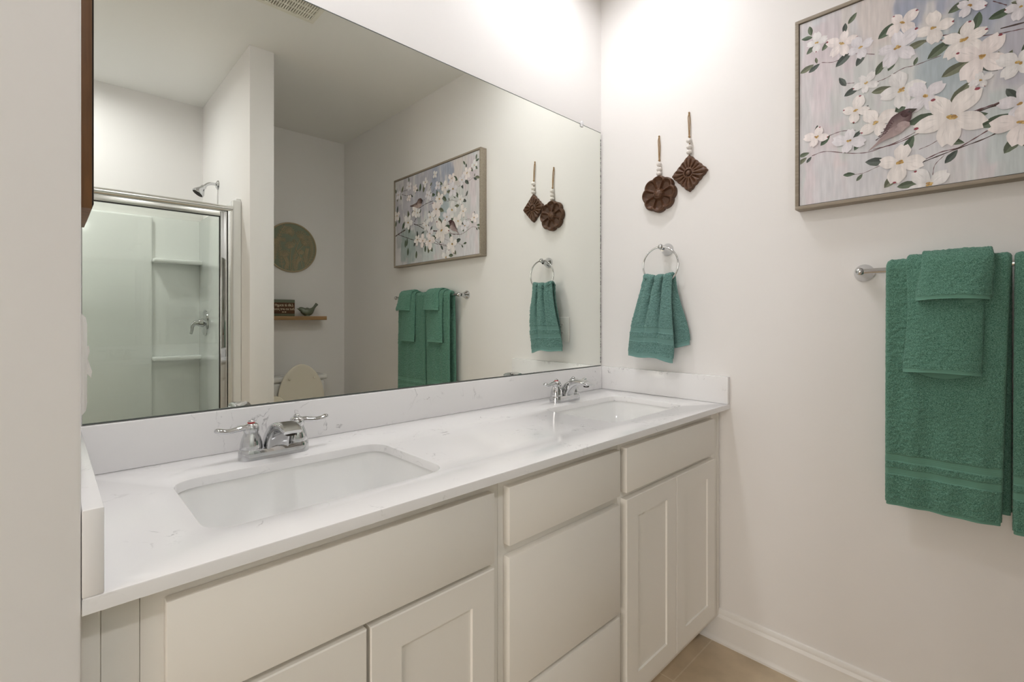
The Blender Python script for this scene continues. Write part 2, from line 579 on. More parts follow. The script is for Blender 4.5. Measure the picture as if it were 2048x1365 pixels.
# shower surround of white acrylic, fitted to the walls
SX0 = FAR
bm = BM()
box(bm, SX0, -1.05, -D, -2.68, 0.1, 1.912, 0.004)                       # back sheet
box(bm, SX0 + 0.3, -1.345, -2.681, -2.655, 0.14, 1.905, 0.012, 3)        # raised field
for z in (1.625, 0.972):                                                 # corner shelves
    box(bm, -1.35, -1.058, -2.682, -2.585, z - 0.028, z, 0.010, 3)
box(bm, -1.075, -1.05, -D, -1.756, 0.1, 1.912, 0.004)                    # side sheet, right
box(bm, -1.082, -1.06, -2.62, -1.80, 0.12, 1.345, 0.004)
box(bm, -1.094, -1.05, -1.79, -1.742, 0.0, 1.90, 0.008, 3)               # front flange
box(bm, SX0, SX0 + 0.02, -D, -1.756, 0.1, 1.912, 0.004)                  # side sheet, left
box(bm, SX0, -1.052, -2.69, -1.73, 0, 0.10, 0.01, 3)                     # pan
shower = struct('trim_1', bm, M_fiber)
shower['label'] = 'white acrylic shower surround with moulded corner shelves'

# ------------------------------------------------------------------ mirror
mr = thing('wall_mirror', 'large frameless mirror on the wall behind the vanity', 'mirror', (-0.9, 0, BS + 0.003))
MZ0, MZ1, MX0, MX1 = BS + 0.003, 2.083, -1.797, -0.0095
bm = BM()
box(bm, MX0, MX1, -0.005, -0.0005, MZ0, MZ1)
bm.normal_update()
for f in bm.faces:
    f.material_index = 0 if f.normal.y < -0.5 else 1
obj('mirror_glass', bm, [M_mirror, M_caulk], mr, smooth=False)
bm = BM()
box(bm, MX1 - 0.0035, MX1 + 0.0012, -0.0056, -0.0008, MZ0 + 0.01, MZ1 - 0.03)
obj('tarnished_edge', bm, M_speck, mr, smooth=False, label='dark speckled desilvered right edge')
bm = BM()
box(bm, MX0, MX1, -0.0054, -0.0004, MZ0 - 0.0016, MZ0 + 0.001)
obj('polished_edge', bm, M_caulk, mr, smooth=False, label='thin dark polished edge')
bm = BM()
box(bm, MX0, MX1, -0.0054, -0.0004, MZ1 - 0.001, MZ1 + 0.0014)
obj('polished_edge', bm, M_caulk, mr, smooth=False, label='thin dark polished edge')
bm = BM()
lathe(bm, [(0, 0.0), (0.010, 0.0), (0.010, 0.004), (0.006, 0.007), (0, 0.0072)], TO_NY((-0.152, -0.0055, 2.088)), 20)
box(bm, -0.161, -0.143, -0.0095, -0.0055, 2.072, 2.086, 0.002)
obj('mirror_clip', bm, M_clip, mr, label='clear plastic mirror clip')

# ------------------------------------------------------------------ vanity cabinets
FF = -0.545          # face of the face frame
FR = -0.5665         # face of doors and drawers
def slab(name, x0, x1, z0, z1, parent):
    bm = BM(); box(bm, x0, x1, FR, FF - 0.0008, z0, z1, 0.0022, 2)
    return obj(name, bm, M_cab, parent)

def shaker(x0, x1, z0, z1, parent):
    """frame with a mitred recess, one mesh"""
    f = 0.060
    bm = BM()
    def ring(ix, y):
        return [bm.verts.new((x, y, z)) for x, z in ((x0 + ix, z0 + ix), (x1 - ix, z0 + ix), (x1 - ix, z1 - ix), (x0 + ix, z1 - ix))]
    rs = [ring(0, FF - 0.0008), ring(0, FR + 0.002), ring(0.002, FR), ring(f, FR), ring(f + 0.0012, FR + 0.0055)]
    for a, b in zip(rs, rs[1:]):
        for i in range(4):
            bm.faces.new([a[i], a[(i + 1) % 4], b[(i + 1) % 4], b[i]])
    bm.faces.new(rs[-1]); bm.faces.new(rs[0][::-1])
    return obj('door', bm, M_cab, parent, angle=20)

def carcass(x0, x1, parent):
    bm = BM()
    box(bm, x0, x1, FF, -0.004, 0.10, CB - 0.0015, 0.001)
    b = obj('carcass', bm, M_cab, parent)
    bm = BM(); box(bm, x0, x1, -0.475, -0.455, 0, 0.0995)
    obj('toe_kick', bm, M_cab, parent, smooth=False)
    return b

def carcass_sink(x0, x1, parent):
    """open-topped so that the basin hangs inside"""
    bm = BM()
    box(bm, x0, x1, FF, FF + 0.02, 0.10, CB - 0.0015, 0.001)
    box(bm, x0, x0 + 0.016, FF + 0.0201, -0.004, 0.10, CB - 0.0015)
    box(bm, x1 - 0.016, x1, FF + 0.0201, -0.004, 0.10, CB - 0.0015)
    box(bm, x0 + 0.0161, x1 - 0.0161, FF + 0.0201, -0.004, 0.10, 0.116)
    b = obj('carcass', bm, M_cab, parent)
    bm = BM(); box(bm, x0, x1, -0.475, -0.455, 0, 0.0995)
    obj('toe_kick', bm, M_cab, parent, smooth=False)
    return b

ca = thing('sink_cabinet', 'off-white sink cabinet with wide false front and two doors, under the nearer sink', 'cabinet', (-1.45, -0.27, 0))
carcass_sink(-1.762, -1.1405, ca)
bm = BM()
box(bm, -1.8005, -1.7625, FF - 0.0005, FF + 0.018, 0.10, CB - 0.002, 0.001)
box(bm, -1.8195, -1.801, FF - 0.004, FF + 0.016, 0.10, CB - 0.002, 0.002)
obj('filler_strip', bm, M_cab, ca)
slab('false_front', -1.737, -1.1675, 0.7125, 0.8615, ca)
shaker(-1.737, -1.4575, 0.137, 0.702, ca)
shaker(-1.4510, -1.1675, 0.137, 0.702, ca)

cb = thing('drawer_cabinet', 'off-white cabinet of three drawers between the two sink cabinets', 'cabinet', (-0.91, -0.27, 0))
carcass(-1.1395, -0.6815, cb)
slab('drawer', -1.1245, -0.6985, 0.733, 0.8615, cb)
slab('drawer', -1.1245, -0.6985, 0.4075, 0.7085, cb)
slab('drawer', -1.1245, -0.6985, 0.137, 0.3965, cb)

cc = thing('sink_cabinet', 'off-white sink cabinet with two narrow doors, against the right wall', 'cabinet', (-0.37, -0.27, 0))
carcass_sink(-0.6805, -0.0705, cc)
bm = BM()
box(bm, -0.0700, -0.0225, FF - 0.0005, FF + 0.018, 0.10, CB - 0.002, 0.001)
box(bm, -0.0215, -0.0005, FF - 0.002, FF + 0.016, 0.10, CB - 0.002, 0.002)
obj('filler_strip', bm, M_cab, cc)
slab('false_front', -0.666, -0.0845, 0.733, 0.8615, cc)
shaker(-0.666, -0.3765, 0.137, 0.7145, cc)
shaker(-0.3735, -0.0845, 0.137, 0.7145, cc)

# ------------------------------------------------------------------ countertop with two cut-outs
SINKS = ((-1.452, -0.333), (-0.370, -0.328))
SHX, SHY, SR = 0.223, 0.152, 0.045
def counter_mesh():
    t = bmesh.new()
    x0, x1, y0, y1 = LX + 0.0005, -0.0005, -CD, -0.0006
    outer = [(x0, y0), (x1, y0), (x1, y1), (x0, y1)]
    holes = [[(cx + px, cy + py) for px, py in rrect(SHX, SHY, SR, 8)] for cx, cy in SINKS]
    ed = []
    for lp in [outer] + holes:
        vs = [t.verts.new((x, y, CT)) for x, y in lp]
        for i in range(len(vs)):
            ed.append(t.edges.new((vs[i], vs[(i + 1) % len(vs)])))
    bmesh.ops.triangle_fill(t, use_beauty=True, use_dissolve=False, edges=ed)
    # drop faces inside the holes
    kill = []
    for f in t.faces:
        c = f.calc_center_median()
        for cx, cy in SINKS:
            if abs(c.x - cx) < SHX - 0.012 and abs(c.y - cy) < SHY - 0.012:
                kill.append(f); break
    if kill:
        bmesh.ops.delete(t, geom=kill, context='FACES_ONLY')
    ext = bmesh.ops.extrude_face_region(t, geom=list(t.faces))
    for v in [g for g in ext['geom'] if isinstance(g, bmesh.types.BMVert)]:
        v.co.z = CB
    bmesh.ops.recalc_face_normals(t, faces=t.faces)
    es = [e for e in t.edges if len(e.link_faces) == 2 and e.calc_face_angle() > 1.2 and min(v.co.z for v in e.verts) > CT - 1e-4]
    bmesh.ops.bevel(t, geom=es, offset=0.0022, segments=2, profile=0.5, affect='EDGES')
    return t
ct = thing('countertop', 'white quartz countertop with grey flecks and two sink cut-outs', 'countertop', (-0.91, -0.29, CB))
obj('slab', counter_mesh(), M_quartz, ct, angle=30)
bm = BM(); box(bm, LX + 0.0206, -0.0206, -0.0198, -0.0006, CT + 0.0002, BS, 0.0015)
obj('backsplash', bm, M_quartz, ct)
bm = BM(); box(bm, -0.0202, -0.0005, -CD + 0.0005, -0.0006, CT + 0.0002, BS, 0.0015)
obj('side_splash', bm, M_quartz, ct)
bm = BM(); box(bm, LX + 0.0005, LX + 0.0202, -CD + 0.0005, -0.0006, CT + 0.0002, BS, 0.0015)
obj('side_splash', bm, M_quartz, ct)

# ------------------------------------------------------------------ sinks
def make_sink(cx, cy, label):
    s = thing('sink', label, 'sink', (cx, cy, CB - 0.15), 'undermount sinks')
    bm = BM()
    lev = [(SHX + 0.024, SHY + 0.024, SR + 0.02, -0.0005), (SHX + 0.003, SHY + 0.003, SR, -0.0005), (SHX + 0.0015, SHY + 0.0015, SR, -0.006), (SHX - 0.004, SHY - 0.003, SR, -0.030), (SHX - 0.020, SHY - 0.012, SR, -0.085),
           (SHX - 0.040, SHY - 0.028, 0.05, -0.118), (SHX - 0.075, SHY - 0.055, 0.05, -0.130), (0.05, 0.05, 0.0499, -0.1345), (0.022, 0.022, 0.0219, -0.136)]
    inner = [[Vector((cx + p, cy + q, CB + z)) for p, q in rrect(hx, hy, r, 6)] for hx, hy, r, z in lev]
    olev = [(0.022, 0.022, 0.0219, -0.150), (SHX - 0.06, SHY - 0.045, 0.05, -0.146), (SHX - 0.005, SHY + 0.002, SR, -0.10), (SHX + 0.012, SHY + 0.012, SR, -0.02), (SHX + 0.024, SHY + 0.024, SR + 0.02, -0.012)]
    outer = [[Vector((cx + p, cy + q, CB + z)) for p, q in rrect(hx, hy, r, 6)] for hx, hy, r, z in olev]
    R = [[bm.verts.new(p) for p in rg] for rg in inner + outer]
    n = len(R[0])
    for a, b in zip(R, R[1:] + R[:1]):
        for i in range(n):
            bm.faces.new([a[i], a[(i + 1) % n], b[(i + 1) % n], b[i]])
    obj('basin', bm, M_porc, s, angle=50)
    bm = BM()
    lathe(bm, [(0, -0.1375), (0.0215, -0.1375), (0.0215, -0.1335), (0.019, -0.1325), (0.014, -0.1345), (0.014, -0.132), (0.006, -0.1305), (0, -0.130)], TR((cx, cy, CB)), 28)
    obj('drain', bm, M_chrome, s)
    return s
make_sink(*SINKS[0], 'white rectangular undermount sink, the larger-looking one at left below the wide mirror')
make_sink(*SINKS[1], 'white rectangular undermount sink beside the right wall, below the hanging hand towel')

# ------------------------------------------------------------------ faucets
FAU = (-1.460, -0.112)
def make_faucet(fx, fy, label):
    r = thing('faucet', label, 'faucet', (fx, fy, CT), 'two-handle chrome faucets')
    Z = CT + 0.0004
    bm = BM()
    rings = []
    for k, z in ((1.0, 0), (1.0, 0.006), (0.985, 0.014), (0.95, 0.0205), (0.90, 0.0235), (0.6, 0.0245)):
        rings.append([Vector((fx + p, fy + q, Z + z)) for p, q in rrect(0.078 - 0.026 * (1 - k), 0.026 * k, 0.026 * k - 0.0002, 8)])
    loft(bm, rings)
    obj('base_plate', bm, M_chrome, r, angle=50)
    # spout: superellipse sections between an upper and a lower outline in the forward-height plane
    up = spline([(-0.024, 0.010), (-0.021, 0.028), (-0.010, 0.048), (0.008, 0.066), (0.030, 0.079), (0.055, 0.0860), (0.082, 0.0875), (0.105, 0.0830), (0.121, 0.0760)], 34)
    lo = spline([(0.031, 0.004), (0.0305, 0.016), (0.033, 0.030), (0.040, 0.044), (0.051, 0.056), (0.066, 0.065), (0.083, 0.0690), (0.101, 0.0690), (0.1145, 0.0670)], 34)
    hw = spline([(0.0265,), (0.026,), (0.0250,), (0.0238,), (0.0228,), (0.0222,), (0.0216,), (0.0210,), (0.0190,)], 34)[:, 0]
    bm = BM()
    rings = []
    for i in range(34):
        c = (up[i] + lo[i]) / 2; v = (up[i] - lo[i]) / 2
        rg = []
        for k in range(28):
            a = 2 * PI * k / 28
            e = 0.42
            ca_, sa = math.cos(a), math.sin(a)
            wx = hw[i] * math.copysign(abs(ca_) ** e, ca_)
            sv = math.copysign(abs(sa) ** e, sa)
            if sv < 0:
                sv *= (1 - 0.45 * (1 - (wx / hw[i]) ** 2))    # hollowed underside
            f, z = c + v * sv
            rg.append(Vector((fx + wx, fy - f, Z + z)))
        rings.append(rg)
    loft(bm, rings)
    sp = obj('spout', bm, M_chrome, r, angle=60)
    bm = BM()
    lathe(bm, [(0, 0), (0.0085, 0), (0.0105, 0.001), (0.0105, 0.009), (0, 0.009)], TR((fx, fy - 0.103, Z + 0.0625)) , 20)
    obj('aerator', bm, M_dark, sp, label='dark aerator under the spout tip')
    for s in (-1, 1):
        hx = fx + s * 0.0510
        bm = BM()
        lathe(bm, [(0, 0.021), (0.0225, 0.021), (0.0235, 0.026), (0.0225, 0.036), (0.0195, 0.048), (0.0160, 0.057), (0.0150, 0.0605), (0.0165, 0.064), (0.0172, 0.070), (0.0150, 0.077), (0.0105, 0.081), (0, 0.082)], TR((hx, fy, Z)), 32)
        h = obj('handle', bm, M_chrome, r, angle=50)
        bm = BM()
        pts = spline([(0.004, 0, 0.0715), (0.018, -0.001, 0.0725), (0.034, -0.003, 0.0705), (0.052, -0.004, 0.0695), (0.068, -0.004, 0.0735), (0.074, -0.004, 0.0755)], 22)
        rd = spline([(0.0115,), (0.0108,), (0.0092,), (0.0088,), (0.0096,), (0.0050,)], 22)[:, 0]
        tube(bm, [(hx + s * p[0], fy + p[1], Z + p[2]) for p in pts], list(rd), 16, flat=0.62, up=(0, 0, 1))
        obj('lever', bm, M_chrome, h, angle=60)
        bm = BM()
        lathe(bm, [(0, 0.0815), (0.0078, 0.0815), (0.0078, 0.0835), (0, 0.0835)], TR((hx, fy, Z)), 20)
        obj('indicator_ring', bm, M_red if s < 0 else M_chrome, h, label='red hot-water ring' if s < 0 else None)
        bm = BM()
        lathe(bm, [(0, 0.0836), (0.0072, 0.0836), (0.0060, 0.0868), (0.003, 0.0884), (0, 0.0886)], TR((hx, fy, Z)), 20)
        obj('cap', bm, M_chrome, h, angle=60)
    bm = BM()
    lathe(bm, [(0, 0.02), (0.0028, 0.02), (0.0028, 0.050), (0.0055, 0.053), (0.0055, 0.060), (0, 0.062)], TR((fx, fy + 0.034 - 0.008, Z)), 14)
    obj('lift_rod', bm, M_chrome, r)
    return r

def dup(root, loc, label):
    r = root.copy(); COL.objects.link(r); r.location = loc; r['label'] = label
    for ch in root.children:
        c = ch.copy(); COL.objects.link(c); c.parent = r
        for g in ch.children:
            d = g.copy(); COL.objects.link(d); d.parent = c
    return r
fa = make_faucet(*FAU, 'chrome two-handle faucet behind the nearer sink at left')
dup(fa, (-0.393, -0.112, CT), 'chrome two-handle faucet behind the farther sink by the right wall')

# ------------------------------------------------------------------ framed flower painting
PX, PY0, PZ0, PW, PH = -0.047, -0.8185, 1.591, 0.9695, 0.6287
pic = thing('framed_painting', 'framed canvas painting of white dogwood blossoms and small birds on the right wall', 'painting', (0, PY0 - PW / 2, PZ0))
bm = BM()
fw = 0.011
for (a0, a1, b0, b1) in ((0, PW, 0, fw), (0, PW, PH - fw, PH), (0, fw, fw, PH - fw), (PW - fw, PW, fw, PH - fw)):
    box(bm, PX, -0.0005, PY0 - a1, PY0 - a0, PZ0 + b0, PZ0 + b1, 0.0012)
obj('frame', bm, M_framew, pic)
bm = BM()
box(bm, PX + 0.0085, -0.001, PY0 - PW + fw, PY0 - fw, PZ0 + fw, PZ0 + PH - fw)
obj('backing', bm, M_black, pic, smooth=False, label='black shadow gap behind the canvas')

class Painter:
    def __init__(self):
        self.bm = bmesh.new(); self.cl = self.bm.loops.layers.float_color.new('paint'); self.k = 0
    def poly(self, pts, cols, mi=0):
        x = PX + 0.0055 - 0.0000022 * self.k
        lo, hi = fw + 0.003, 0
        vs = [self.bm.verts.new((x, PY0 - min(max(u, lo), PW - lo), PZ0 + min(max(v, lo), PH - lo))) for u, v in pts]
        f = self.bm.faces.new(vs); f.material_index = mi
        for l, c in zip(f.loops, cols):
            l[self.cl] = tuple(c) if len(c) == 4 else (*c, 1)
    def fan(self, c, cc, ring, rc):
        n = len(ring)
        for i in range(n - 1):
            self.poly([c, ring[i], ring[i + 1]], [cc, rc[i], rc[i + 1]])
        self.k += 1
    def inside(self, u, v):
        return fw + 0.004 < u < PW - fw - 0.004 and fw + 0.004 < v < PH - fw - 0.004
rp = random.Random(11)
pt = Painter()
def jit(c, a):
    d = rp.uniform(-a, a)
    return tuple(max(0, x + d) for x in c)
def stroke(pts, w, col):
    P_ = spline(pts, max(4, len(pts) * 5))
    n = len(P_)
    for i in range(n - 1):
        d = P_[i + 1] - P_[i]; L = np.hypot(*d) + 1e-9; nn = np.array((-d[1], d[0])) / L
        w0 = w * (0.8 + 0.3 * math.sin(i * 1.7)) / 2; w1 = w * (0.8 + 0.3 * math.sin((i + 1) * 1.7)) / 2
        if pt.inside(*P_[i]) and pt.inside(*P_[i + 1]):
            c0 = jit(col, 0.03)
            pt.poly([P_[i] + nn * w0, P_[i] - nn * w0, P_[i + 1] - nn * w1, P_[i + 1] + nn * w1], [c0] * 4)
    pt.k += 1
def leaf(u, v, ang, s, col=None):
    if not pt.inside(u, v):
        return
    col = col or rp.choice([(0.055, 0.085, 0.050), (0.075, 0.10, 0.06), (0.045, 0.06, 0.05), (0.11, 0.12, 0.075)])
    a = math.radians(ang); L = s * 1.05; W = s * 0.50
    ca_, sa = math.cos(a), math.sin(a)
    for side in (1, -1):
        ring = []
        for k in range(9):
            t = k / 8
            yy = side * W * math.sin(PI * t) ** 0.8 * (1 - 0.25 * t) * rp.uniform(0.92, 1.05)
            xx = (t - 0.5) * 2 * L
            ring.append((u + xx * ca_ - yy * sa, v + xx * sa + yy * ca_))
        cc = jit(col, 0.012)
        if side < 0:
            cc = tuple(x * 1.5 + 0.02 for x in cc)
        pt.fan((u, v), cc, ring, [jit(cc, 0.015) for _ in ring])
def petal(u, v, ang, L, W, tint):
    ca_, sa = math.cos(ang), math.sin(ang)
    T = lambda x, y: (u + x * ca_ - y * sa, v + x * sa + y * ca_)
    wob = [rp.uniform(0.93, 1.07) for _ in range(4)]
    skew = rp.uniform(-0.10, 0.10) * L
    ring, rc = [], []
    for side in (1, -1):
        pts = []
        for k in range(11):
            t = k / 10
            x = L * (0.06 + 0.94 * t) * (1 - 0.02 * t)
            y = side * L * W * (math.sin(PI * min(0.985, 0.10 + 0.86 * t) ** 1.25) ** 0.72) * wob[(k // 3) % 4] ** 0.6
            if k == 10:
                x, y = L * 0.90, 0                      # notch in the tip
            elif k == 9:
                x, y = L * 1.0, side * L * W * 0.40
            pts.append(T(x, y + skew * t * t))
        ring += pts if side > 0 else pts[::-1]
    ring.append(ring[0])
    m = len(ring)
    for i in range(m):
        tt = min(i, m - 1 - i) / (m / 2)
        sh = -0.13 * (1 - tt) ** 2 + rp.uniform(-0.025, 0.025) + (-0.05 if 4 < i < 9 else 0)
        rc.append(tuple(max(0.1, c + sh) for c in tint))
    pt.fan(T(L * 0.55, skew * 0.3), tuple(min(0.95, c * 1.03) for c in tint), ring, rc)
    for _ in range(7):                                   # bristle marks along the petal
        y = rp.uniform(-0.62, 0.62) * W * L; x0 = rp.uniform(0.15, 0.45) * L; x1 = x0 + rp.uniform(0.25, 0.45) * L
        h = L * rp.uniform(0.012, 0.035)
        k_ = rp.uniform(0.86, 1.05)
        c = tuple(min(0.95, x * k_) for x in tint)
        q = [T(x0, y * 0.55), T((x0 + x1) / 2, y * 0.9 + h), T(min(x1, 0.9 * L), y), T((x0 + x1) / 2, y * 0.9 - h)]
        if all(pt.inside(*p) for p in q):
            pt.poly(q, [c] * 4)
            pt.k += 1
    if rp.random() < 0.30:
        tip = T(L * 0.93, skew)
        blob(tip[0], tip[1], L * 0.07, (0.28, 0.05, 0.07))
def blob(u, v, s, col, n=9):
    if not pt.inside(u, v):
        return
    ring = [(u + s * rp.uniform(0.75, 1.15) * math.cos(2 * PI * k / n), v + 0.75 * s * rp.uniform(0.75, 1.15) * math.sin(2 * PI * k / n)) for k in range(n)]
    ring.append(ring[0])
    pt.fan((u, v), col, ring, [jit(col, 0.05) for _ in ring])
def flower(u, v, s):
    tint0 = rp.choice([(0.84, 0.80, 0.77), (0.80, 0.79, 0.78), (0.86, 0.80, 0.78), (0.78, 0.76, 0.79)])
    n = rp.choice([4, 4, 4, 5])
    a0 = rp.uniform(0, 2 * PI)
    for k in range(n):
        a = a0 + 2 * PI * k / n + rp.uniform(-0.15, 0.15)
        petal(u, v, a, s * 1.06 * rp.uniform(0.82, 1.12), 0.375 if n == 4 else 0.31, jit(tint0, 0.03))
    for k in range(6):
        r = s * 0.11
        blob(u + rp.uniform(-r, r), v + rp.uniform(-r, r) * 0.8, s * 0.085, rp.choice([(0.50, 0.31, 0.08), (0.38, 0.22, 0.07), (0.60, 0.42, 0.16)]), 7)
# the painted ground: a fine grid whose colours are laid down wash over wash
GU, GV = 220, 150
lo_ = fw + 0.0022
gu = np.linspace(lo_, PW - lo_, GU)[:, None] * np.ones((1, GV)); gv = np.ones((GU, 1)) * np.linspace(lo_, PH - lo_, GV)[None, :]
gc = np.zeros((GU, GV, 4)); gc[..., :3] = (0.62, 0.615, 0.62)
def wash(u0, u1, v0, v1, col, n):
    for _ in range(n):
        u = rp.uniform(u0, u1); v = rp.uniform(v0, v1); w_ = rp.uniform(0.008, 0.034); h = rp.uniform(0.03, 0.10)
        c = np.array(jit(col, 0.04)); al = rp.uniform(0.45, 0.9)
        wob = 0.004 * np.sin(gv * 70 + rp.uniform(0, 6))
        m = np.clip((w_ - np.abs(gu - u + wob)) / 0.006 + 0.5, 0, 1) * np.clip((h - np.abs(gv - v + wob * 2)) / 0.020 + 0.5, 0, 1) * al
        gc[..., :3] = gc[..., :3] * (1 - m[..., None]) + c * m[..., None]
for _ in range(90):
    wash(0, PW, 0, PH, rp.choice([(0.60, 0.63, 0.62), (0.64, 0.60, 0.62), (0.58, 0.61, 0.64), (0.68, 0.64, 0.60)]), 1)
wash(0.02, 0.20, 0.05, 0.55, (0.66, 0.60, 0.62), 34)
wash(0.18, 0.30, 0.45, 0.60, (0.66, 0.61, 0.585), 14)
wash(0.28, 0.50, 0.44, 0.60, (0.35, 0.385, 0.48), 26)
wash(0.10, 0.34, 0.10, 0.40, (0.60, 0.625, 0.61), 26)
wash(0.08, 0.40, 0.02, 0.14, (0.63, 0.63, 0.65), 22)
wash(0.32, 0.46, 0.25, 0.42, (0.42, 0.49, 0.52), 16)
wash(0.42, 0.62, 0.03, 0.20, (0.52, 0.575, 0.575), 22)
wash(0.50, 0.75, 0.30, 0.58, (0.47, 0.47, 0.53), 30)
wash(0.62, 0.92, 0.03, 0.25, (0.42, 0.45, 0.46), 30)
wash(0.70, 0.95, 0.30, 0.60, (0.48, 0.47, 0.52), 26)
wash(0.70, 0.86, 0.06, 0.22, (0.33, 0.40, 0.385), 16)
xg = PX + 0.0056
gvs = [[pt.bm.verts.new((xg, PY0 - gu[i, j], PZ0 + gv[i, j])) for j in range(GV)] for i in range(GU)]
for i in range(GU - 1):
    for j in range(GV - 1):
        f_ = pt.bm.faces.new((gvs[i][j], gvs[i + 1][j], gvs[i + 1][j + 1], gvs[i][j + 1]))
        for l, (a_, b_) in zip(f_.loops, ((i, j), (i + 1, j), (i + 1, j + 1), (i, j + 1))):
            l[pt.cl] = (*gc[a_, b_, :3], 1)
BR = [([(0.048, 0.171), (0.087, 0.176), (0.152, 0.154), (0.197, 0.146), (0.236, 0.152), (0.274, 0.161), (0.321, 0.181)], 0.0024), ([(0.304, 0.091), (0.332, 0.093), (0.366, 0.105), (0.4, 0.108), (0.432, 0.124), (0.463, 0.141), (0.484, 0.144)], 0.0032), ([(0.419, 0.197), (0.457, 0.203), (0.488, 0.208)], 0.004), ([(0.076, 0.467), (0.109, 0.456), (0.139, 0.46), (0.168, 0.459), (0.215, 0.439)], 0.002), ([(0.217, 0.353), (0.244, 0.357), (0.282, 0.371), (0.311, 0.37), (0.366, 0.376)], 0.002), ([(0.325, 0.429), (0.353, 0.424), (0.373, 0.416)], 0.0025), ([(0.449, 0.396), (0.487, 0.388), (0.525, 0.383)], 0.0025), ([(0.096, 0.224), (0.131, 0.229), (0.168, 0.222)], 0.002), ([(0.156, 0.085), (0.189, 0.085), (0.225, 0.097), (0.259, 0.103)], 0.0016), ([(0.348, 0.044), (0.353, 0.072), (0.373, 0.095)], 0.0016), ([(0.318, 0.124), (0.346, 0.133), (0.377, 0.152)], 0.0016), ([(0.135, 0.378), (0.164, 0.37)], 0.0016), ([(0.469, 0.48), (0.495, 0.457)], 0.0025), ([(0.954, 0.227), (0.887, 0.243), (0.821, 0.256)], 0.0088), ([(0.927, 0.238), (0.821, 0.204), (0.707, 0.17)], 0.0044), ([(0.713, 0.282), (0.658, 0.264), (0.61, 0.241), (0.575, 0.227)], 0.0055), ([(0.694, 0.273), (0.61, 0.268), (0.563, 0.294)], 0.0033), ([(0.517, 0.209), (0.439, 0.196)], 0.0055), ([(0.343, 0.18), (0.271, 0.156), (0.211, 0.151)], 0.003), ([(0.517, 0.151), (0.461, 0.122), (0.396, 0.105), (0.322, 0.085)], 0.0034), ([(0.646, 0.379), (0.575, 0.394), (0.483, 0.401)], 0.0044), ([(0.586, 0.429), (0.604, 0.399)], 0.0044), ([(0.867, 0.513), (0.801, 0.491), (0.744, 0.494)], 0.0033), ([(0.853, 0.532), (0.801, 0.532)], 0.0033), ([(0.528, 0.477), (0.494, 0.509)], 0.0033), ([(0.396, 0.426), (0.343, 0.435)], 0.0034), ([(0.707, 0.295), (0.682, 0.325)], 0.0044)]
for pts, wd in BR:
    stroke(pts, wd, (0.13, 0.06, 0.065) if pts[0][0] < 0.5 else (0.07, 0.045, 0.04))
DL = [(0.044, 0.582, -80, 0.016), (0.034, 0.562, 170, 0.016), (0.048, 0.522, 40, 0.019), (0.089, 0.518, 50, 0.018), (0.139, 0.551, 85, 0.015), (0.159, 0.573, 50, 0.017), (0.137, 0.456, 40, 0.028), (0.18, 0.439, 60, 0.022), (0.061, 0.479, 100, 0.01), (0.034, 0.461, 20, 0.021), (0.055, 0.456, 30, 0.018), (0.248, 0.498, 35, 0.029), (0.313, 0.428, 10, 0.023), (0.363, 0.395, 35, 0.031), (0.411, 0.426, 70, 0.024), (0.377, 0.459, 30, 0.016), (0.403, 0.498, 25, 0.024), (0.485, 0.44, 10, 0.024), (0.396, 0.328, 25, 0.031), (0.46, 0.308, -40, 0.023), (0.497, 0.322, 60, 0.016), (0.229, 0.394, 60, 0.022), (0.256, 0.391, 60, 0.017), (0.133, 0.384, 120, 0.018), (0.159, 0.347, 25, 0.023), (0.232, 0.325, 0, 0.024), (0.285, 0.259, 25, 0.03), (0.311, 0.381, 70, 0.011), (0.325, 0.21, 10, 0.032), (0.405, 0.255, 55, 0.033), (0.433, 0.185, 0, 0.026), (0.476, 0.161, 15, 0.032), (0.504, 0.221, -60, 0.02), (0.507, 0.095, 55, 0.029), (0.183, 0.277, 35, 0.02), (0.164, 0.258, 80, 0.015), (0.086, 0.211, 45, 0.018), (0.172, 0.209, 40, 0.014), (0.173, 0.176, 60, 0.018), (0.025, 0.18, 10, 0.016), (0.02, 0.16, 35, 0.016), (0.04, 0.16, 50, 0.011), (0.221, 0.112, -10, 0.029), (0.295, 0.144, 65, 0.026), (0.395, 0.127, -25, 0.02), (0.387, 0.087, 50, 0.02), (0.257, 0.051, 50, 0.028), (0.293, 0.028, 5, 0.024), (0.15, 0.088, -5, 0.015), (0.177, 0.073, 50, 0.012), (0.062, 0.254, 80, 0.013), (0.304, 0.314, 20, 0.018)]
ML = [(0.86, 0.547, 120, 0.024), (0.947, 0.546, 240, 0.021), (0.88, 0.491, 80, 0.017), (0.927, 0.489, 100, 0.018), (0.776, 0.599, 80, 0.017), (0.738, 0.479, 210, 0.017), (0.67, 0.507, 200, 0.017), (0.634, 0.517, 100, 0.027), (0.592, 0.502, 100, 0.026), (0.517, 0.452, 150, 0.016), (0.439, 0.441, 80, 0.023), (0.39, 0.406, 200, 0.018), (0.483, 0.32, 100, 0.022), (0.528, 0.328, 90, 0.017), (0.634, 0.357, 120, 0.016), (0.725, 0.368, 160, 0.016), (0.782, 0.357, 80, 0.028), (0.769, 0.249, 100, 0.024), (0.847, 0.29, 120, 0.028), (0.927, 0.415, 100, 0.025), (0.9, 0.336, 100, 0.024), (0.947, 0.315, 100, 0.021), (0.67, 0.206, 80, 0.024), (0.604, 0.207, 160, 0.02), (0.54, 0.225, 100, 0.029), (0.701, 0.149, 120, 0.024), (0.592, 0.13, 100, 0.02), (0.534, 0.094, 100, 0.029), (0.575, 0.099, 90, 0.023), (0.821, 0.159, 90, 0.028), (0.801, 0.167, 100, 0.028), (0.788, 0.1, 95, 0.027), (0.682, 0.069, 95, 0.026), (0.506, 0.514, 140, 0.016)]
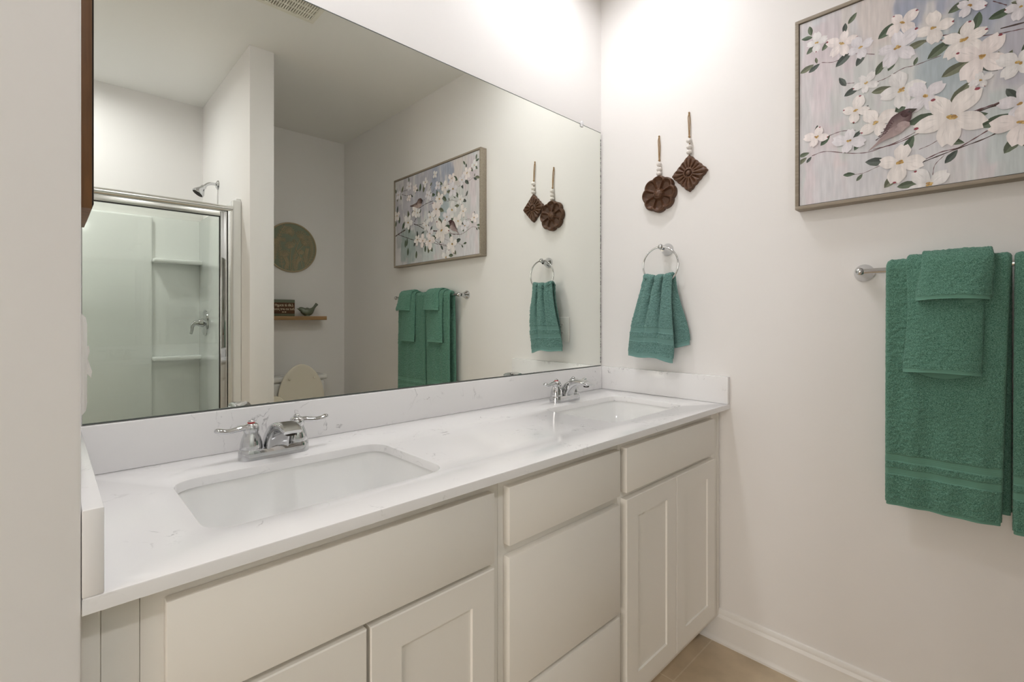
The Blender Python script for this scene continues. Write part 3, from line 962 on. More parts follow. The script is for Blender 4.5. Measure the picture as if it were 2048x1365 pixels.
for a in DL + ML:
    leaf(*a)
DF = [(0.062, 0.537, 0.031), (0.131, 0.506, 0.04), (0.179, 0.473, 0.037), (0.28, 0.505, 0.04), (0.27, 0.437, 0.052), (0.351, 0.461, 0.041), (0.413, 0.402, 0.049), (0.446, 0.34, 0.056), (0.516, 0.298, 0.041), (0.194, 0.359, 0.032), (0.278, 0.309, 0.052), (0.334, 0.273, 0.05), (0.447, 0.278, 0.023), (0.168, 0.282, 0.04), (0.219, 0.229, 0.047), (0.387, 0.199, 0.076), (0.52, 0.192, 0.045), (0.521, 0.143, 0.053), (0.062, 0.228, 0.037), (0.15, 0.192, 0.04), (0.274, 0.097, 0.056), (0.341, 0.02, 0.05), (0.519, 0.44, 0.029), (0.425, 0.488, 0.031)]
MF = [(0.546, 0.451, 0.03), (0.569, 0.537, 0.03), (0.769, 0.55, 0.034), (0.694, 0.522, 0.027), (0.769, 0.468, 0.027), (0.913, 0.515, 0.035), (0.694, 0.367, 0.044), (0.66, 0.35, 0.035), (0.782, 0.302, 0.058), (0.927, 0.369, 0.043), (0.664, 0.168, 0.04), (0.56, 0.250, 0.036), (0.60, 0.155, 0.042), (0.455, 0.565, 0.026)]
for a in DF + MF:
    flower(*a)
# the two small painted songbirds
def bird(outline, dark, light, head, eye):
    c = np.mean(np.array(outline), 0)
    ring = [tuple(p) for p in spline(list(outline) + [outline[0]], 50)]
    cols = []
    for p in ring:
        cols.append(dark if (p[1] > c[1] - 0.012) else light)
    pt.fan(tuple(c), tuple(0.4 * a + 0.6 * b for a, b in zip(dark, light)), ring, cols)
    o_ = np.array(outline); bl = (o_[-3] + o_[-2] + c) / 3
    blob(bl[0], bl[1], 0.016, light, 14)
    blob(bl[0] - 0.006, bl[1] - 0.006, 0.013, jit(light, 0.03), 14)
    pt.poly([o_[0] + np.array((0.006 if head[0] < o_[0][0] else -0.006, 0.001)), o_[1], o_[-1]], [(0.05, 0.04, 0.03)] * 3)
    pt.k += 1
    for k in range(7):
        a = np.array(outline[3]) * (1 - k / 9) + np.array(outline[6]) * (k / 9)
        b = a + np.array((c - a) * 0.55)
        stroke([tuple(a), tuple(b)], 0.0028, jit(dark, 0.03))
    blob(head[0], head[1], head[2], dark, 12)
    blob(eye[0], eye[1], 0.0025, (0.01, 0.01, 0.01))
bird([(0.309, 0.241), (0.296, 0.248), (0.278, 0.245), (0.256, 0.233), (0.24, 0.204), (0.225, 0.174), (0.199, 0.147), (0.236, 0.169), (0.259, 0.175), (0.285, 0.187), (0.3, 0.215), (0.304, 0.233)], (0.070, 0.028, 0.032), (0.40, 0.31, 0.30), (0.289, 0.236, 0.015), (0.297, 0.239))
bird([(0.604, 0.422), (0.622, 0.442), (0.652, 0.44), (0.67, 0.423), (0.707, 0.416), (0.757, 0.41), (0.694, 0.394), (0.658, 0.381), (0.616, 0.394), (0.608, 0.413)], (0.09, 0.05, 0.045), (0.42, 0.33, 0.30), (0.622, 0.430, 0.014), (0.613, 0.432))
obj('canvas', pt.bm, M_paint, pic, smooth=False, recalc=False)

# ------------------------------------------------------------------ carved wooden hangings
def polar_relief(cy, cz, R, hgt, x0, nr=44, na=192):
    bm = BM()
    rings = []
    c = bm.verts.new((x0 - hgt(0, 0), cy, cz))
    for i in range(1, nr + 1):
        t = i / nr
        rings.append([bm.verts.new((x0 - hgt(t, 2 * PI * k / na), cy + R(2 * PI * k / na) * t * math.cos(2 * PI * k / na), cz + R(2 * PI * k / na) * t * math.sin(2 * PI * k / na))) for k in range(na)])
    for k in range(na):
        bm.faces.new([c, rings[0][k], rings[0][(k + 1) % na]])
    for a, b in zip(rings, rings[1:]):
        for k in range(na):
            l = (k + 1) % na
            bm.faces.new([a[k], b[k], b[l], a[l]])
    b0 = [bm.verts.new((x0, v.co.y, v.co.z)) for v in rings[-1]]
    for k in range(na):
        l = (k + 1) % na
        bm.faces.new([rings[-1][k], b0[k], b0[l], rings[-1][l]])
    bm.faces.new(b0)
    return bm

def R_flower(a):
    return 0.0765 * (0.905 + 0.095 * abs(math.cos(4 * (a - PI / 2))) ** 0.7)
def H_flower(t, a):
    if t < 0.25:
        return 0.017 + 0.012 * math.sqrt(max(0, 1 - (t / 0.25) ** 2))
    c = abs(math.cos(4 * (a - PI / 2)))
    rim = 0.82 + 0.10 * c ** 0.8                     # scoop follows the lobe
    k = max(0.0, min(1.0, (t - 0.25) / 0.10)) * max(0.0, min(1.0, (rim - t) / 0.16)) ** 0.6
    h = 0.0225 - 0.0125 * min(1.0, c / 0.55) ** 0.7 * k
    if t > 0.93:
        h -= 0.007 * ((t - 0.93) / 0.07) ** 2
    return h

def R_diam(a):
    c, s = abs(math.cos(a)), abs(math.sin(a))
    r = 0.0755 / (c + s)
    # small lobes along each side, a leaf point at each corner
    b = math.atan2(s, c) / (PI / 2)
    lob = 0.045 * abs(math.sin(b * PI * 4)) * (1 if 0.1 < b < 0.9 else 0.4)
    tip = 0.10 * (math.exp(-(b / 0.07) ** 2) + math.exp(-((1 - b) / 0.07) ** 2))
    return r * (0.95 + lob * 1.1 - 0.35 * tip * 0 + 0.02)
def H_diam(t, a):
    t0, t = t, t * R_diam(a) / 0.066
    if t < 0.16:
        return 0.017 + 0.007 * math.sqrt(max(0, 1 - (t / 0.16) ** 2))
    if t < 0.22:
        return 0.0145
    if t < 0.29:
        return 0.0205
    g = abs(math.cos(8 * a))
    h = 0.0185 - 0.0065 * (1 - g) ** 1.2 * min(1, (t - 0.29) / 0.1) + 0.0015 * math.cos(4 * a)
    t = t0
    if t > 0.80:
        h = h * (1 - (t - 0.8) / 0.2) + 0.016 * (t - 0.8) / 0.2
    if t > 0.95:
        h -= 0.005 * ((t - 0.95) / 0.05)
    return h

def hanging(name, label, cy, cz, bmv, zt, beads, ztop):
    r = thing(name, label, 'wall decoration', (0, cy, cz), 'carved wooden hangings on the right wall')
    obj('carved_medallion', bmv, M_carved, r, angle=60)
    zk = beads[0] + 0.017
    bm = BM()
    for s in (-1, 1):
        pts = spline([(-0.004, cy + 0.004, zt), (-0.006, cy + 0.004 + s * 0.0032, zt - 0.02), (-0.007, cy + 0.002 + s * 0.0030, (zt + zk) / 2), (-0.009, cy + 0.001 + s * 0.001, zk)], 18)
        tube(bm, pts, 0.0019, 8)
    tube(bm, [(-0.009, cy, zk), (-0.010, cy, ztop - 0.004)], 0.0022, 8)
    sphere(bm, (-0.009, cy + 0.0005, zk), 0.0048, seg=12, sc=(1, 1, 0.8))
    sphere(bm, (-0.0042, cy + 0.004, zt), 0.0038, seg=12)
    obj('twine_loop', bm, M_jute, r)
    for z in beads:
        bm = BM(); sphere(bm, (-0.0125, cy, z), 0.0112, seg=20, sc=(1, 1, 0.86))
        obj('bead', bm, M_bead, r)
hanging('carved_flower_hanging', 'carved round wooden flower hanging from twine with white beads, nearer the mirror', -0.301, 1.746,
        polar_relief(-0.301, 1.746, R_flower, H_flower, -0.001), 1.990, (1.871, 1.850, 1.832), 1.822)
hanging('carved_diamond_hanging', 'carved diamond-shaped wooden ornament hanging from twine with white beads, hung the higher', -0.432, 1.805,
        polar_relief(-0.432, 1.805, R_diam, H_diam, -0.001), 2.049, (1.934, 1.909, 1.889), 1.876)

# ------------------------------------------------------------------ towel ring and rail
RY, RZ, RX = -0.331, 1.444, -0.056
tr = thing('towel_ring', 'chrome towel ring on the right wall below the carved hangings', 'towel ring', (0, RY, RZ))
bm = BM()
lathe(bm, [(0, 0.0005), (0.026, 0.0005), (0.026, 0.005), (0.0235, 0.010), (0.018, 0.020), (0.0125, 0.034), (0.0105, 0.044), (0, 0.044)], TO_NX((0, RY - 0.003, 1.512)), 32)
obj('wall_post', bm, M_chrome, tr, angle=40)
bm = BM(); sphere(bm, (RX, RY - 0.002, 1.5185), 0.0115, seg=24); obj('ball_end', bm, M_chrome, tr, angle=180)
bm = BM()
tube(bm, [(RX, RY + 0.0775 * math.cos(2 * PI * k / 72), RZ + 0.0745 * math.sin(2 * PI * k / 72)) for k in range(72)], 0.0036, 12, closed=True)
obj('ring', bm, M_chrome, tr, angle=180)

BX, BZ = -0.064, 1.371
rl = thing('towel_rail', 'chrome towel rail on the right wall below the framed painting', 'towel rail', (0, -1.34, BZ))
bm = BM(); tube(bm, [(BX, -0.998, BZ), (BX, -1.73, BZ)], 0.0085, 20); obj('bar', bm, M_chrome, rl)
for y in (-1.001, -1.727):
    bm = BM()
    lathe(bm, [(0, 0.0005), (0.027, 0.0005), (0.027, 0.005), (0.024, 0.010), (0.0185, 0.021), (0.013, 0.036), (0.0105, 0.047), (0, 0.047)], TO_NX((0, y, BZ)), 32)
    p = obj('bracket', bm, M_chrome, rl, angle=40)
    bm = BM(); sphere(bm, (BX, y, BZ), 0.0135, seg=24)
    obj('ball_end', bm, M_chrome, p, angle=180)

# ------------------------------------------------------------------ towels
RNG = np.random.default_rng(5)
TAB = RNG.random((256, 256))
def vnoise(a, b):
    ia = np.floor(a).astype(int); ib = np.floor(b).astype(int)
    fa_, fb = a - ia, b - ib
    fa_ = fa_ * fa_ * (3 - 2 * fa_); fb = fb * fb * (3 - 2 * fb)
    g = lambda i, j: TAB[i & 255, j & 255]
    return (g(ia, ib) * (1 - fa_) + g(ia + 1, ib) * fa_) * (1 - fb) + (g(ia, ib + 1) * (1 - fa_) + g(ia + 1, ib + 1) * fa_) * fb

def sheet(name, P, thick, mats, parent=None, pile=None, amp=0.0011, seed=0.0, ridge=None, origin=None, label=None):
    """closed thick sheet around the mid-surface P[rows, cols, 3]; pile[rows] 1 = looped, 0 = flat woven"""
    nr, nc = P.shape[:2]
    du = np.gradient(P, axis=0); dv = np.gradient(P, axis=1)
    n = np.cross(dv, du); n /= np.linalg.norm(n, axis=2, keepdims=True) + 1e-12
    la = np.cumsum(np.linalg.norm(du, axis=2).mean(1)); lb = np.cumsum(np.linalg.norm(dv, axis=2).mean(0))
    A, B = np.meshgrid(la, lb, indexing='ij')
    pile = np.ones(nr) if pile is None else pile
    def disp(s):
        d = vnoise(A / 0.0046 + s, B / 0.0062 + s * 1.7) * 0.72 + vnoise(A / 0.0024 + s * 3, B / 0.0032 + s) * 0.28
        w_ = vnoise(A / 0.06 + s, B / 0.035 + 2 * s)
        out = ((d - 0.35) * 2.4 * amp) * pile[:, None] + (w_ - 0.5) * 0.004 * (amp > 0)
        out -= (1 - pile[:, None]) * amp * 0.9
        if ridge is not None:
            out += ridge[:, None]
        return out
    edge = np.minimum(np.arange(nc), np.arange(nc)[::-1])[None, :] * np.ones((nr, 1))
    F = P + n * (thick / 2 + disp(seed))[..., None]
    K = P - n * (thick / 2 + disp(seed + 31.3))[..., None]
    te = dv / (np.linalg.norm(dv, axis=2, keepdims=True) + 1e-12)
    r = thick / 2
    def side(i, sgn):
        jt = (vnoise(la / 0.0047 + seed, la * 0 + 0.37) - 0.5) * amp * 0.5
        return [P[:, i] + sgn * te[:, i] * (r * math.cos(a) + jt)[:, None] + n[:, i] * r * math.sin(a) for a in (-0.8, 0.0, 0.8)]
    L_ = side(0, -1); R_ = side(nc - 1, 1)
    cols = [L_[1], L_[2]] + [F[:, j] for j in range(nc)] + [R_[2], R_[1], R_[0]] + [K[:, j] for j in range(nc - 1, -1, -1)] + [L_[0]]
    G = np.stack(cols, 1)                      # rows x ring
    m = G.shape[1]
    idx = np.arange(nr * m).reshape(nr, m)
    q = np.stack([idx[:-1], np.roll(idx, -1, 1)[:-1], np.roll(idx, -1, 1)[1:], idx[1:]], -1).reshape(-1, 4)
    V = G.reshape(-1, 3)
    # end caps: match front column j with back column j
    caps = []
    for row in (0, nr - 1):
        f0 = [idx[row, 2 + j] for j in range(nc)]
        k0 = [idx[row, 2 + nc + 3 + (nc - 1 - j)] for j in range(nc)]
        for j in range(nc - 1):
            caps.append([f0[j], f0[j + 1], k0[j + 1], k0[j]] if row == 0 else [f0[j + 1], f0[j], k0[j], k0[j + 1]])
    q = np.vstack([q, np.array(caps)])
    return raw(name, V, q, mats, parent, origin, True, 180, np.repeat(pile, m), label)

def resample(path, step):
    p = np.array(path, float)
    d = np.r_[0, np.cumsum(np.linalg.norm(np.diff(p, axis=0), axis=1))]
    n = int(d[-1] / step) + 2
    s = np.linspace(0, d[-1], n)
    return np.stack([np.interp(s, d, p[:, k]) for k in range(p.shape[1])], 1)

def drape(r, zf, zb, xf, xb, step=0.0018):
    """(x, z) path: front hem up, over the bar, down to the back hem"""
    pts = [(xf, zf)]
    top = [(BX - r * math.cos(a), BZ + r * math.sin(a)) for a in np.linspace(0.0, PI, 26)]
    for k in range(1, 8):
        t = k / 8
        pts.append((xf + (BX - r - xf) * t ** 0.7, zf + (BZ - zf) * t))
    pts += top
    for k in range(1, 9):
        t = k / 8
        pts.append((BX + r + (xb - BX - r) * t ** 0.8, BZ + (zb - BZ) * t))
    return resample(pts, step)

def band_mask(z, front, bands):
    pile = np.ones(len(z)); ridge = np.zeros(len(z))
    for a, b in bands:
        k = front & (z > a) & (z < b)
        pile[k] = 0
        ridge[k] = 0.0008 * np.sin((z[k] - a) / (b - a) * 2 * PI * 4.5)
    return pile, ridge

def bath_towel(name, y0, y1, zl, zr, label, seed, taper):
    th = 0.017
    path = drape(0.0095 + th / 2 + 0.0015, zl, zl + 0.02, -0.078, -0.036)
    nc = int(abs(y1 - y0 - th) / 0.0018)
    ss = np.linspace(0, 1, nc)
    itop = int(np.argmax(path[:, 1])); front = np.arange(len(path)) < itop
    P = np.zeros((len(path), nc, 3))
    fall = np.clip((BZ - path[:, 1]) / (BZ - zl), 0, 1)[:, None]
    drop = (zr - zl) * ss[None, :] * fall
    wave = (0.0045 * np.sin(ss * 9 + seed) + 0.003 * np.sin(ss * 21 + seed * 2))[None, :] * fall ** 0.7
    sg = np.where(front, -1, 0.4)[:, None]
    P[..., 0] = path[:, 0][:, None] + sg * wave - np.where(front, 0.010, 0)[:, None] * fall * ss[None, :]
    P[..., 1] = (y0 - th / 2) + (y1 - y0 + th) * ss[None, :] + np.where(front, 1, 0)[:, None] * fall ** 0.8 * (taper[1] * ss[None, :] + taper[0] * (1 - ss[None, :]))
    P[..., 2] = path[:, 1][:, None] + drop
    pile, ridge = band_mask(path[:, 1], front, ((zl + 0.080, zl + 0.099), (zl + 0.118, zl + 0.139)))
    o = sheet(name, P, th, M_terry, None, pile, 0.0021, seed, ridge)
    tag(o, label, 'towel', 'bath towels on the rail')
    # flat woven hem along the front and back bottom edges
    for fr in (0, -1):
        base = P[0] if fr == 0 else P[-1]
        Q = np.stack([base + np.array((0, 0, dz)) for dz in (-0.009, -0.005, 0.0, 0.003)], 0)
        if fr == -1:
            Q = Q[::-1]
        sheet('hem', Q[:, ::3], th * 0.72, M_terry, o, np.zeros(4), 0.0, seed)
    return o
bath_towel('bath_towel', -1.067, -1.323, 0.699, 0.704, 'green bath towel with woven bands on the rail, end nearer the mirror', 1.3, (0.002, 0.018))
bath_towel('bath_towel', -1.327, -1.650, 0.690, 0.690, 'green bath towel on the rail, farther from the mirror and cut by the photo edge', 4.1, (0.004, -0.004))

def small_towel(name, y0, y1, zf, r, th, bulge, label, group, seed, flap):
    """folded small towel over the bath towel: bowed outer layer with hem, inner flap, back layer"""
    zb = BZ - 0.10
    path = drape(r, zf, zb, BX - r - 0.009, BX + r - 0.001, 0.0017)
    nc = int(abs(y1 - y0) / 0.0017)
    ss = np.linspace(0, 1, nc)
    itop = int(np.argmax(path[:, 1])); front = np.arange(len(path)) < itop
    fall = np.clip((BZ + r - path[:, 1]) / (BZ + r - zf), 0, 1)
    bow = np.where(front, fall ** 0.8 * bulge, 0.0)[:, None] * (1 - (2 * ss - 1) ** 4)[None, :] ** 0.9
    P = np.zeros((len(path), nc, 3))
    P[..., 0] = path[:, 0][:, None] - bow
    P[..., 1] = y0 + (y1 - y0) * ss[None, :] - 0.012 * (ss[None, :] - 0.5) * fall[:, None] + 0.004 * np.sin(fall * 5 + seed)[:, None]
    P[..., 2] = path[:, 1][:, None] + np.where(front, 1, 0)[:, None] * fall[:, None] ** 6 * (0.001 - 0.004 * ((2 * ss - 1) ** 2)[None, :])
    o = sheet(name, P, th, M_terry, None, None, 0.0018, seed)
    tag(o, label, 'towel', group)
    Q = np.stack([P[0] + np.array((0, 0, dz)) for dz in (-0.0085, -0.005, 0.0, 0.0035)], 0)[:, ::3]
    sheet('hem', Q, th * 0.95, M_terry, o, np.zeros(4), 0.0, seed, label='smooth woven hem')
    # inner flap seen in the open fold
    a, b = flap
    yy = np.linspace(y0 + (y1 - y0) * a, y0 + (y1 - y0) * b, 40)
    zz = np.linspace(zf - 0.019, zf + 0.05, 30)
    Fp = np.zeros((30, 40, 3))
    q_ = np.linspace(-1, 1, 40)
    tt = np.linspace(0, 1, 30)[:, None]
    zlow = zf - 0.008 - 0.017 * (1 - q_ ** 2)
    Fp[..., 0] = BX - r - 0.0035 - 0.0018 * np.tanh((q_ - 0.1) * 14)[None, :]; Fp[..., 1] = yy[None, :]; Fp[..., 2] = zlow[None, :] * (1 - tt) + (zf + 0.05) * tt
    sheet('inner_fold', Fp, 0.003, M_terry, o, np.zeros(30), 0.0, seed + 9)
    return o
R1 = 0.0095 + 0.017 + 0.0030
HT = 0.0075
small_towel('hand_towel', -1.121, -1.262, 1.090, R1 + HT / 2 + 0.001, HT, 0.020, 'folded green hand towel over the bath towel nearer the mirror, under a washcloth', 'hand towels on the rail', 2.2, (0.05, 0.95))
small_towel('hand_towel', -1.432, -1.578, 1.085, R1 + HT / 2 + 0.001, HT, 0.020, 'folded green hand towel under a washcloth on the farther bath towel, seen in the mirror', 'hand towels on the rail', 5.2, (0.05, 0.95))
R2 = R1 + HT + 0.0025
small_towel('washcloth', -1.150, -1.283, 1.289, R2 + HT / 2 + 0.001, HT, 0.027, 'small green washcloth folded on top of the hand towel nearer the mirror', 'washcloths on the rail', 3.3, (0.05, 0.95))
small_towel('washcloth', -1.470, -1.610, 1.290, R2 + HT / 2 + 0.001, HT, 0.027, 'small green washcloth topping the farther towel stack, seen in the mirror', 'washcloths on the rail', 6.3, (0.05, 0.95))

def ring_towel():
    th = 0.0075
    zb = 1.083
    ztop = RZ - 0.0745 + 0.0036 + 0.016         # saddle of the ring
    # path parameter: front hem (0) -> saddle -> back hem
    NF, NT, NB = 200, 26, 150
    nc = 150
    s = np.linspace(-1, 1, nc)
    rows = []
    def smooth(t):
        return t * t * (3 - 2 * t)
    for i in range(NF):
        t = 1 - i / NF                       # 1 at the hem, 0 at the top
        yc = -0.322 + (-0.290 + 0.322) * t
        hw = 0.062 + (0.100 - 0.062) * smooth(t) ** 0.8
        g = 1 - smooth(min(1, t * 1.0))
        z = ztop + (zb - ztop) * t
        x = RX - 0.016 - 0.012 * math.sin(PI * min(1, t * 1.1)) - 0.004 * t
        pl = 0.024 * (g * 0.85 + 0.15) * np.exp(-((s + 0.22 + 0.10 * t) / 0.13) ** 2) + 0.026 * (g * 0.8 + 0.2) * np.exp(-((s - 0.42 + 0.05 * t) / 0.10) ** 2) + 0.008 * g * np.exp(-((s + 0.75) / 0.15) ** 2)
        xr = x + pl - 0.010 * (1 - s * s) * (0.4 + 0.6 * t) + 0.010 * s ** 4
        z_ = z + t ** 3 * (0.004 * np.cos(s * 2.6) - 0.007 * s + 0.003 * np.sin(s * 5)) + 0.006 * (1 - t) ** 6 * np.abs(s) ** 2
        rows.append(np.stack([xr, yc - s * hw, z_ + np.zeros(nc)], 1))
    for i in range(NT):
        a = PI * (i + 0.5) / NT
        x = RX - 0.016 * math.cos(a); z = ztop + 0.014 * math.sin(a)
        k = 1 - i / NT
        pl = (0.0145 * np.exp(-((s + 0.22) / 0.13) ** 2) + 0.017 * np.exp(-((s - 0.42) / 0.10) ** 2)) * abs(math.cos(a)) * (1 if a < PI / 2 else -0.4)
        bl = (-0.010 * (1 - s * s) * 0.4 + 0.010 * s ** 4) * max(0, math.cos(a))
        rows.append(np.stack([x + pl + bl, -0.322 - 0.002 * i / NT - s * 0.062, z + 0.006 * np.abs(s) ** 2 - 0.004 * np.exp(-((s - 0.42) / 0.10) ** 2) - 0.004 * np.exp(-((s + 0.22) / 0.13) ** 2)], 1))
    zb2 = 1.125
    for i in range(1, NB + 1):
        t = i / NB
        yc = -0.324 + (-0.338 + 0.324) * t
        hw = 0.062 + (0.102 - 0.062) * smooth(t)
        z = ztop + (zb2 - ztop) * t
        x = RX + 0.016 + 0.012 * smooth(t)
        xr = x + 0.006 * (1 - t) * np.cos(s * 7) + 0.004 * np.sin(s * 6 + 1) - 0.006 * (1 - t)
        xr = np.minimum(xr, -0.012)
        rows.append(np.stack([xr, yc - s * hw, z + t ** 2 * (0.014 * s * -1 + 0.004 * np.sin(s * 4)) * -1 + 0.006 * (1 - t) ** 6 * np.abs(s) ** 2], 1))
    P = np.stack(rows, 0)
    zc = P[:, nc // 2, 2]
    front = np.arange(len(P)) < NF
    pile, ridge = band_mask(zc, front, ((1.134, 1.152), (1.173, 1.192)))
    o = sheet('hand_towel', P, th, M_terry2, None, pile, 0.0019, 8.8, ridge)
    tag(o, 'green hand towel, tinted teal for the light on it, pulled through the chrome ring, above the side splash', 'towel')
    Q = np.stack([P[0] + np.array((0, 0, dz)) for dz in (-0.019, -0.011, 0.0, 0.004)], 0)[:, ::2]
    sheet('hem', Q, th * 0.62, M_terry2, o, np.zeros(4), 0.0, 1.0, label='smooth woven hem')
    Q = np.stack([P[-1] + np.array((0, 0, dz)) for dz in (0.004, 0.0, -0.010, -0.018)], 0)[:, ::2]
    sheet('hem', Q, th * 0.62, M_terry2, o, np.zeros(4), 0.0, 1.0, label='smooth woven hem')
ring_towel()

# ------------------------------------------------------------------ outlet, switch
ol = thing('electrical_outlet', 'white outlet plate on the right wall, half behind the hanging hand towel', 'outlet', (0, -0.252, 1.172))
bm = BM(); box(bm, -0.0062, -0.0005, -0.312, -0.196, 1.112, 1.234, 0.0025, 3); obj('cover_plate', bm, M_plast, ol)
for z in (1.192, 1.152):
    bm = BM()
    prism(bm, [(-0.246 + p, z + q) for p, q in rrect(0.0165, 0.0140, 0.011, 5)], 0, -0.0078, -0.0061)
    rc = obj('receptacle', bm, M_plast, ol)
    bm = BM()
    for dy in (-0.0062, 0.0062):
        box(bm, -0.0081, -0.0070, -0.246 + dy - 0.0011, -0.246 + dy + 0.0011, z, z + 0.008)
    lathe(bm, [(0, 0), (0.0024, 0), (0.0024, 0.001), (0, 0.001)], TO_NX((-0.0071, -0.246, z - 0.0065)), 10)
    obj('slot', bm, M_dark, rc, smooth=False, label='dark contact slots')

sw = thing('light_switch', 'white two-toggle switch plate on the left wall end, seen edge-on beside the mirror', 'light switch', (LX, -0.50, 1.175))
bm = BM()
for i in range(1):
    t = bmesh.new()
    y0_, y1_, z0_, z1_ = -0.558, -0.443, 1.115, 1.235
    rs = []
    for ins, xx in ((0, LX + 0.0004), (0, LX + 0.0020), (0.004, LX + 0.0052), (0.012, LX + 0.0068)):
        rs.append([Vector((xx, y, z)) for y, z in ((y0_ + ins, z0_ + ins), (y1_ - ins, z0_ + ins), (y1_ - ins, z1_ - ins), (y0_ + ins, z1_ - ins))])
    loft(t, rs); merge(bm, t)
obj('cover_plate', bm, M_plast, sw)
for y, s in ((-0.524, -1), (-0.478, 1)):
    bm = BM()
    prism(bm, [(LX + 0.006, 1.175 - 0.012), (LX + 0.006, 1.175 + 0.012), (LX + 0.0112, 1.175 + s * 0.015 + 0.004), (LX + 0.0122, 1.175 + s * 0.015 - 0.004)] if s > 0 else
          [(LX + 0.006, 1.175 - 0.012), (LX + 0.006, 1.175 + 0.012), (LX + 0.0122, 1.175 - 0.015 + 0.004), (LX + 0.0112, 1.175 - 0.015 - 0.004)], 1, y - 0.005, y + 0.005, 0, 0)
    for v in bm.verts:
        pass
    obj('toggle', bm, M_plast, sw)

# ------------------------------------------------------------------ wooden board on the left wall
bd = thing('wooden_wall_board', 'dark walnut-stained wooden board hung on the left wall, seen edge-on', 'wall decoration', (LX, -0.25, 1.395))
bm = BM(); box(bm, LX + 0.0005, LX + 0.0205, -0.360, -0.146, 1.396, 2.10, 0.001)
obj('panel', bm, M_artw, bd)
bm = BM()
box(bm, LX + 0.0206, LX + 0.0230, -0.352, -0.154, 1.404, 2.092, 0.0006)
obj('face_edging', bm, M_dark, bd, label='black front edging')

# ------------------------------------------------------------------ shower fittings
DY = -1.755
dr = thing('shower_door', 'framed glass shower door with bright metal frame, left of the partition', 'shower door', (-1.85, DY, 0.10))
bm = BM(); tube(bm, [(SX0 + 0.021, DY, 1.846), (-1.0945, DY, 1.846)], 0.018, 24); obj('header_rail', bm, M_alu, dr)
bm = BM(); lathe(bm, [(0, 0), (0.0195, 0), (0.0195, 0.012), (0, 0.012)], TO_PX((-1.1085, DY, 1.846)), 24); obj('rail_end_cap', bm, M_alu, dr)
bm = BM(); box(bm, -1.1185, -1.0945, DY - 0.016, DY + 0.016, 0.10, 1.832, 0.003); box(bm, -1.1105, -1.1035, DY + 0.016, DY + 0.020, 0.10, 1.832, 0.001)
obj('wall_jamb', bm, M_alu, dr)
bm = BM(); box(bm, SX0 + 0.021, SX0 + 0.045, DY - 0.016, DY + 0.016, 0.10, 1.832, 0.003); obj('wall_jamb', bm, M_alu, dr)
bm = BM(); box(bm, -1.156, -1.1215, DY - 0.012, DY + 0.012, 0.135, 1.826, 0.004, 3)
obj('door_stile', bm, M_chrome, dr, label='shiny vertical door stile')
bm = BM(); box(bm, -1.85, -1.156, DY - 0.011, DY + 0.011, 1.797, 1.826, 0.003); obj('door_top_rail', bm, M_alu, dr)
bm = BM(); box(bm, -1.85, -1.156, DY - 0.011, DY + 0.011, 0.135, 0.170, 0.003); obj('door_bottom_rail', bm, M_alu, dr)
bm = BM(); box(bm, -1.885, -1.8505, DY - 0.012, DY + 0.012, 0.135, 1.826, 0.004); obj('door_stile', bm, M_chrome, dr)
bm = BM(); box(bm, -1.8495, -1.1565, DY - 0.003, DY + 0.003, 0.1705, 1.7965); obj('door_glass', bm, M_glass, dr, smooth=False, label='clear glass door panel')
bm = BM(); box(bm, SX0 + 0.046, -1.8855, DY - 0.003, DY + 0.003, 0.135, 1.826); obj('fixed_glass', bm, M_glass, dr, smooth=False, label='clear fixed glass panel')
bm = BM()
box(bm, -1.1592, -1.1562, DY - 0.006, DY + 0.0065, 0.1715, 1.7955)
box(bm, -1.8495, -1.1565, DY - 0.006, DY + 0.0065, 1.7935, 1.7968)
box(bm, -1.1212, -1.1188, DY - 0.008, DY + 0.008, 0.135, 1.83)
obj('gasket', bm, M_black, dr, smooth=False, label='thin black rubber gasket')
bm = BM(); box(bm, SX0 + 0.021, -1.0945, DY - 0.018, DY + 0.018, 0.1005, 0.132, 0.003); obj('sill_rail', bm, M_alu, dr)

sh = thing('wall_shower', 'chrome shower head on a curved arm above the glass door', 'shower head', (-1.05, -2.268, 2.093))
bm = BM(); lathe(bm, [(0, 0.0005), (0.031, 0.0005), (0.030, 0.004), (0.022, 0.011), (0.012, 0.015), (0, 0.015)], TO_NX((-1.05, -2.268, 2.093)), 28); obj('wall_flange', bm, M_chrome, sh)
bm = BM(); tube(bm, spline([(-1.052, -2.268, 2.093), (-1.08, -2.268, 2.096), (-1.108, -2.267, 2.088), (-1.131, -2.266, 2.066)], 16), 0.0095, 14); obj('arm', bm, M_chrome, sh, angle=60)
hd = Matrix.Translation((-1.131, -2.266, 2.066)) @ Matrix.Rotation(math.radians(180 + 35), 4, 'Y')
bm = BM(); lathe(bm, [(0, -0.006), (0.013, -0.006), (0.016, 0.0), (0.0155, 0.010), (0.018, 0.016), (0.026, 0.030), (0.035, 0.046), (0.0365, 0.054), (0.0345, 0.058), (0, 0.058)], hd, 32); h = obj('spray_head', bm, M_chrome, sh, angle=50)
bm = BM(); lathe(bm, [(0, 0.0581), (0.031, 0.0581), (0.029, 0.0605), (0, 0.0605)], hd, 28); obj('spray_plate', bm, M_dark, h, label='dark nozzle plate')

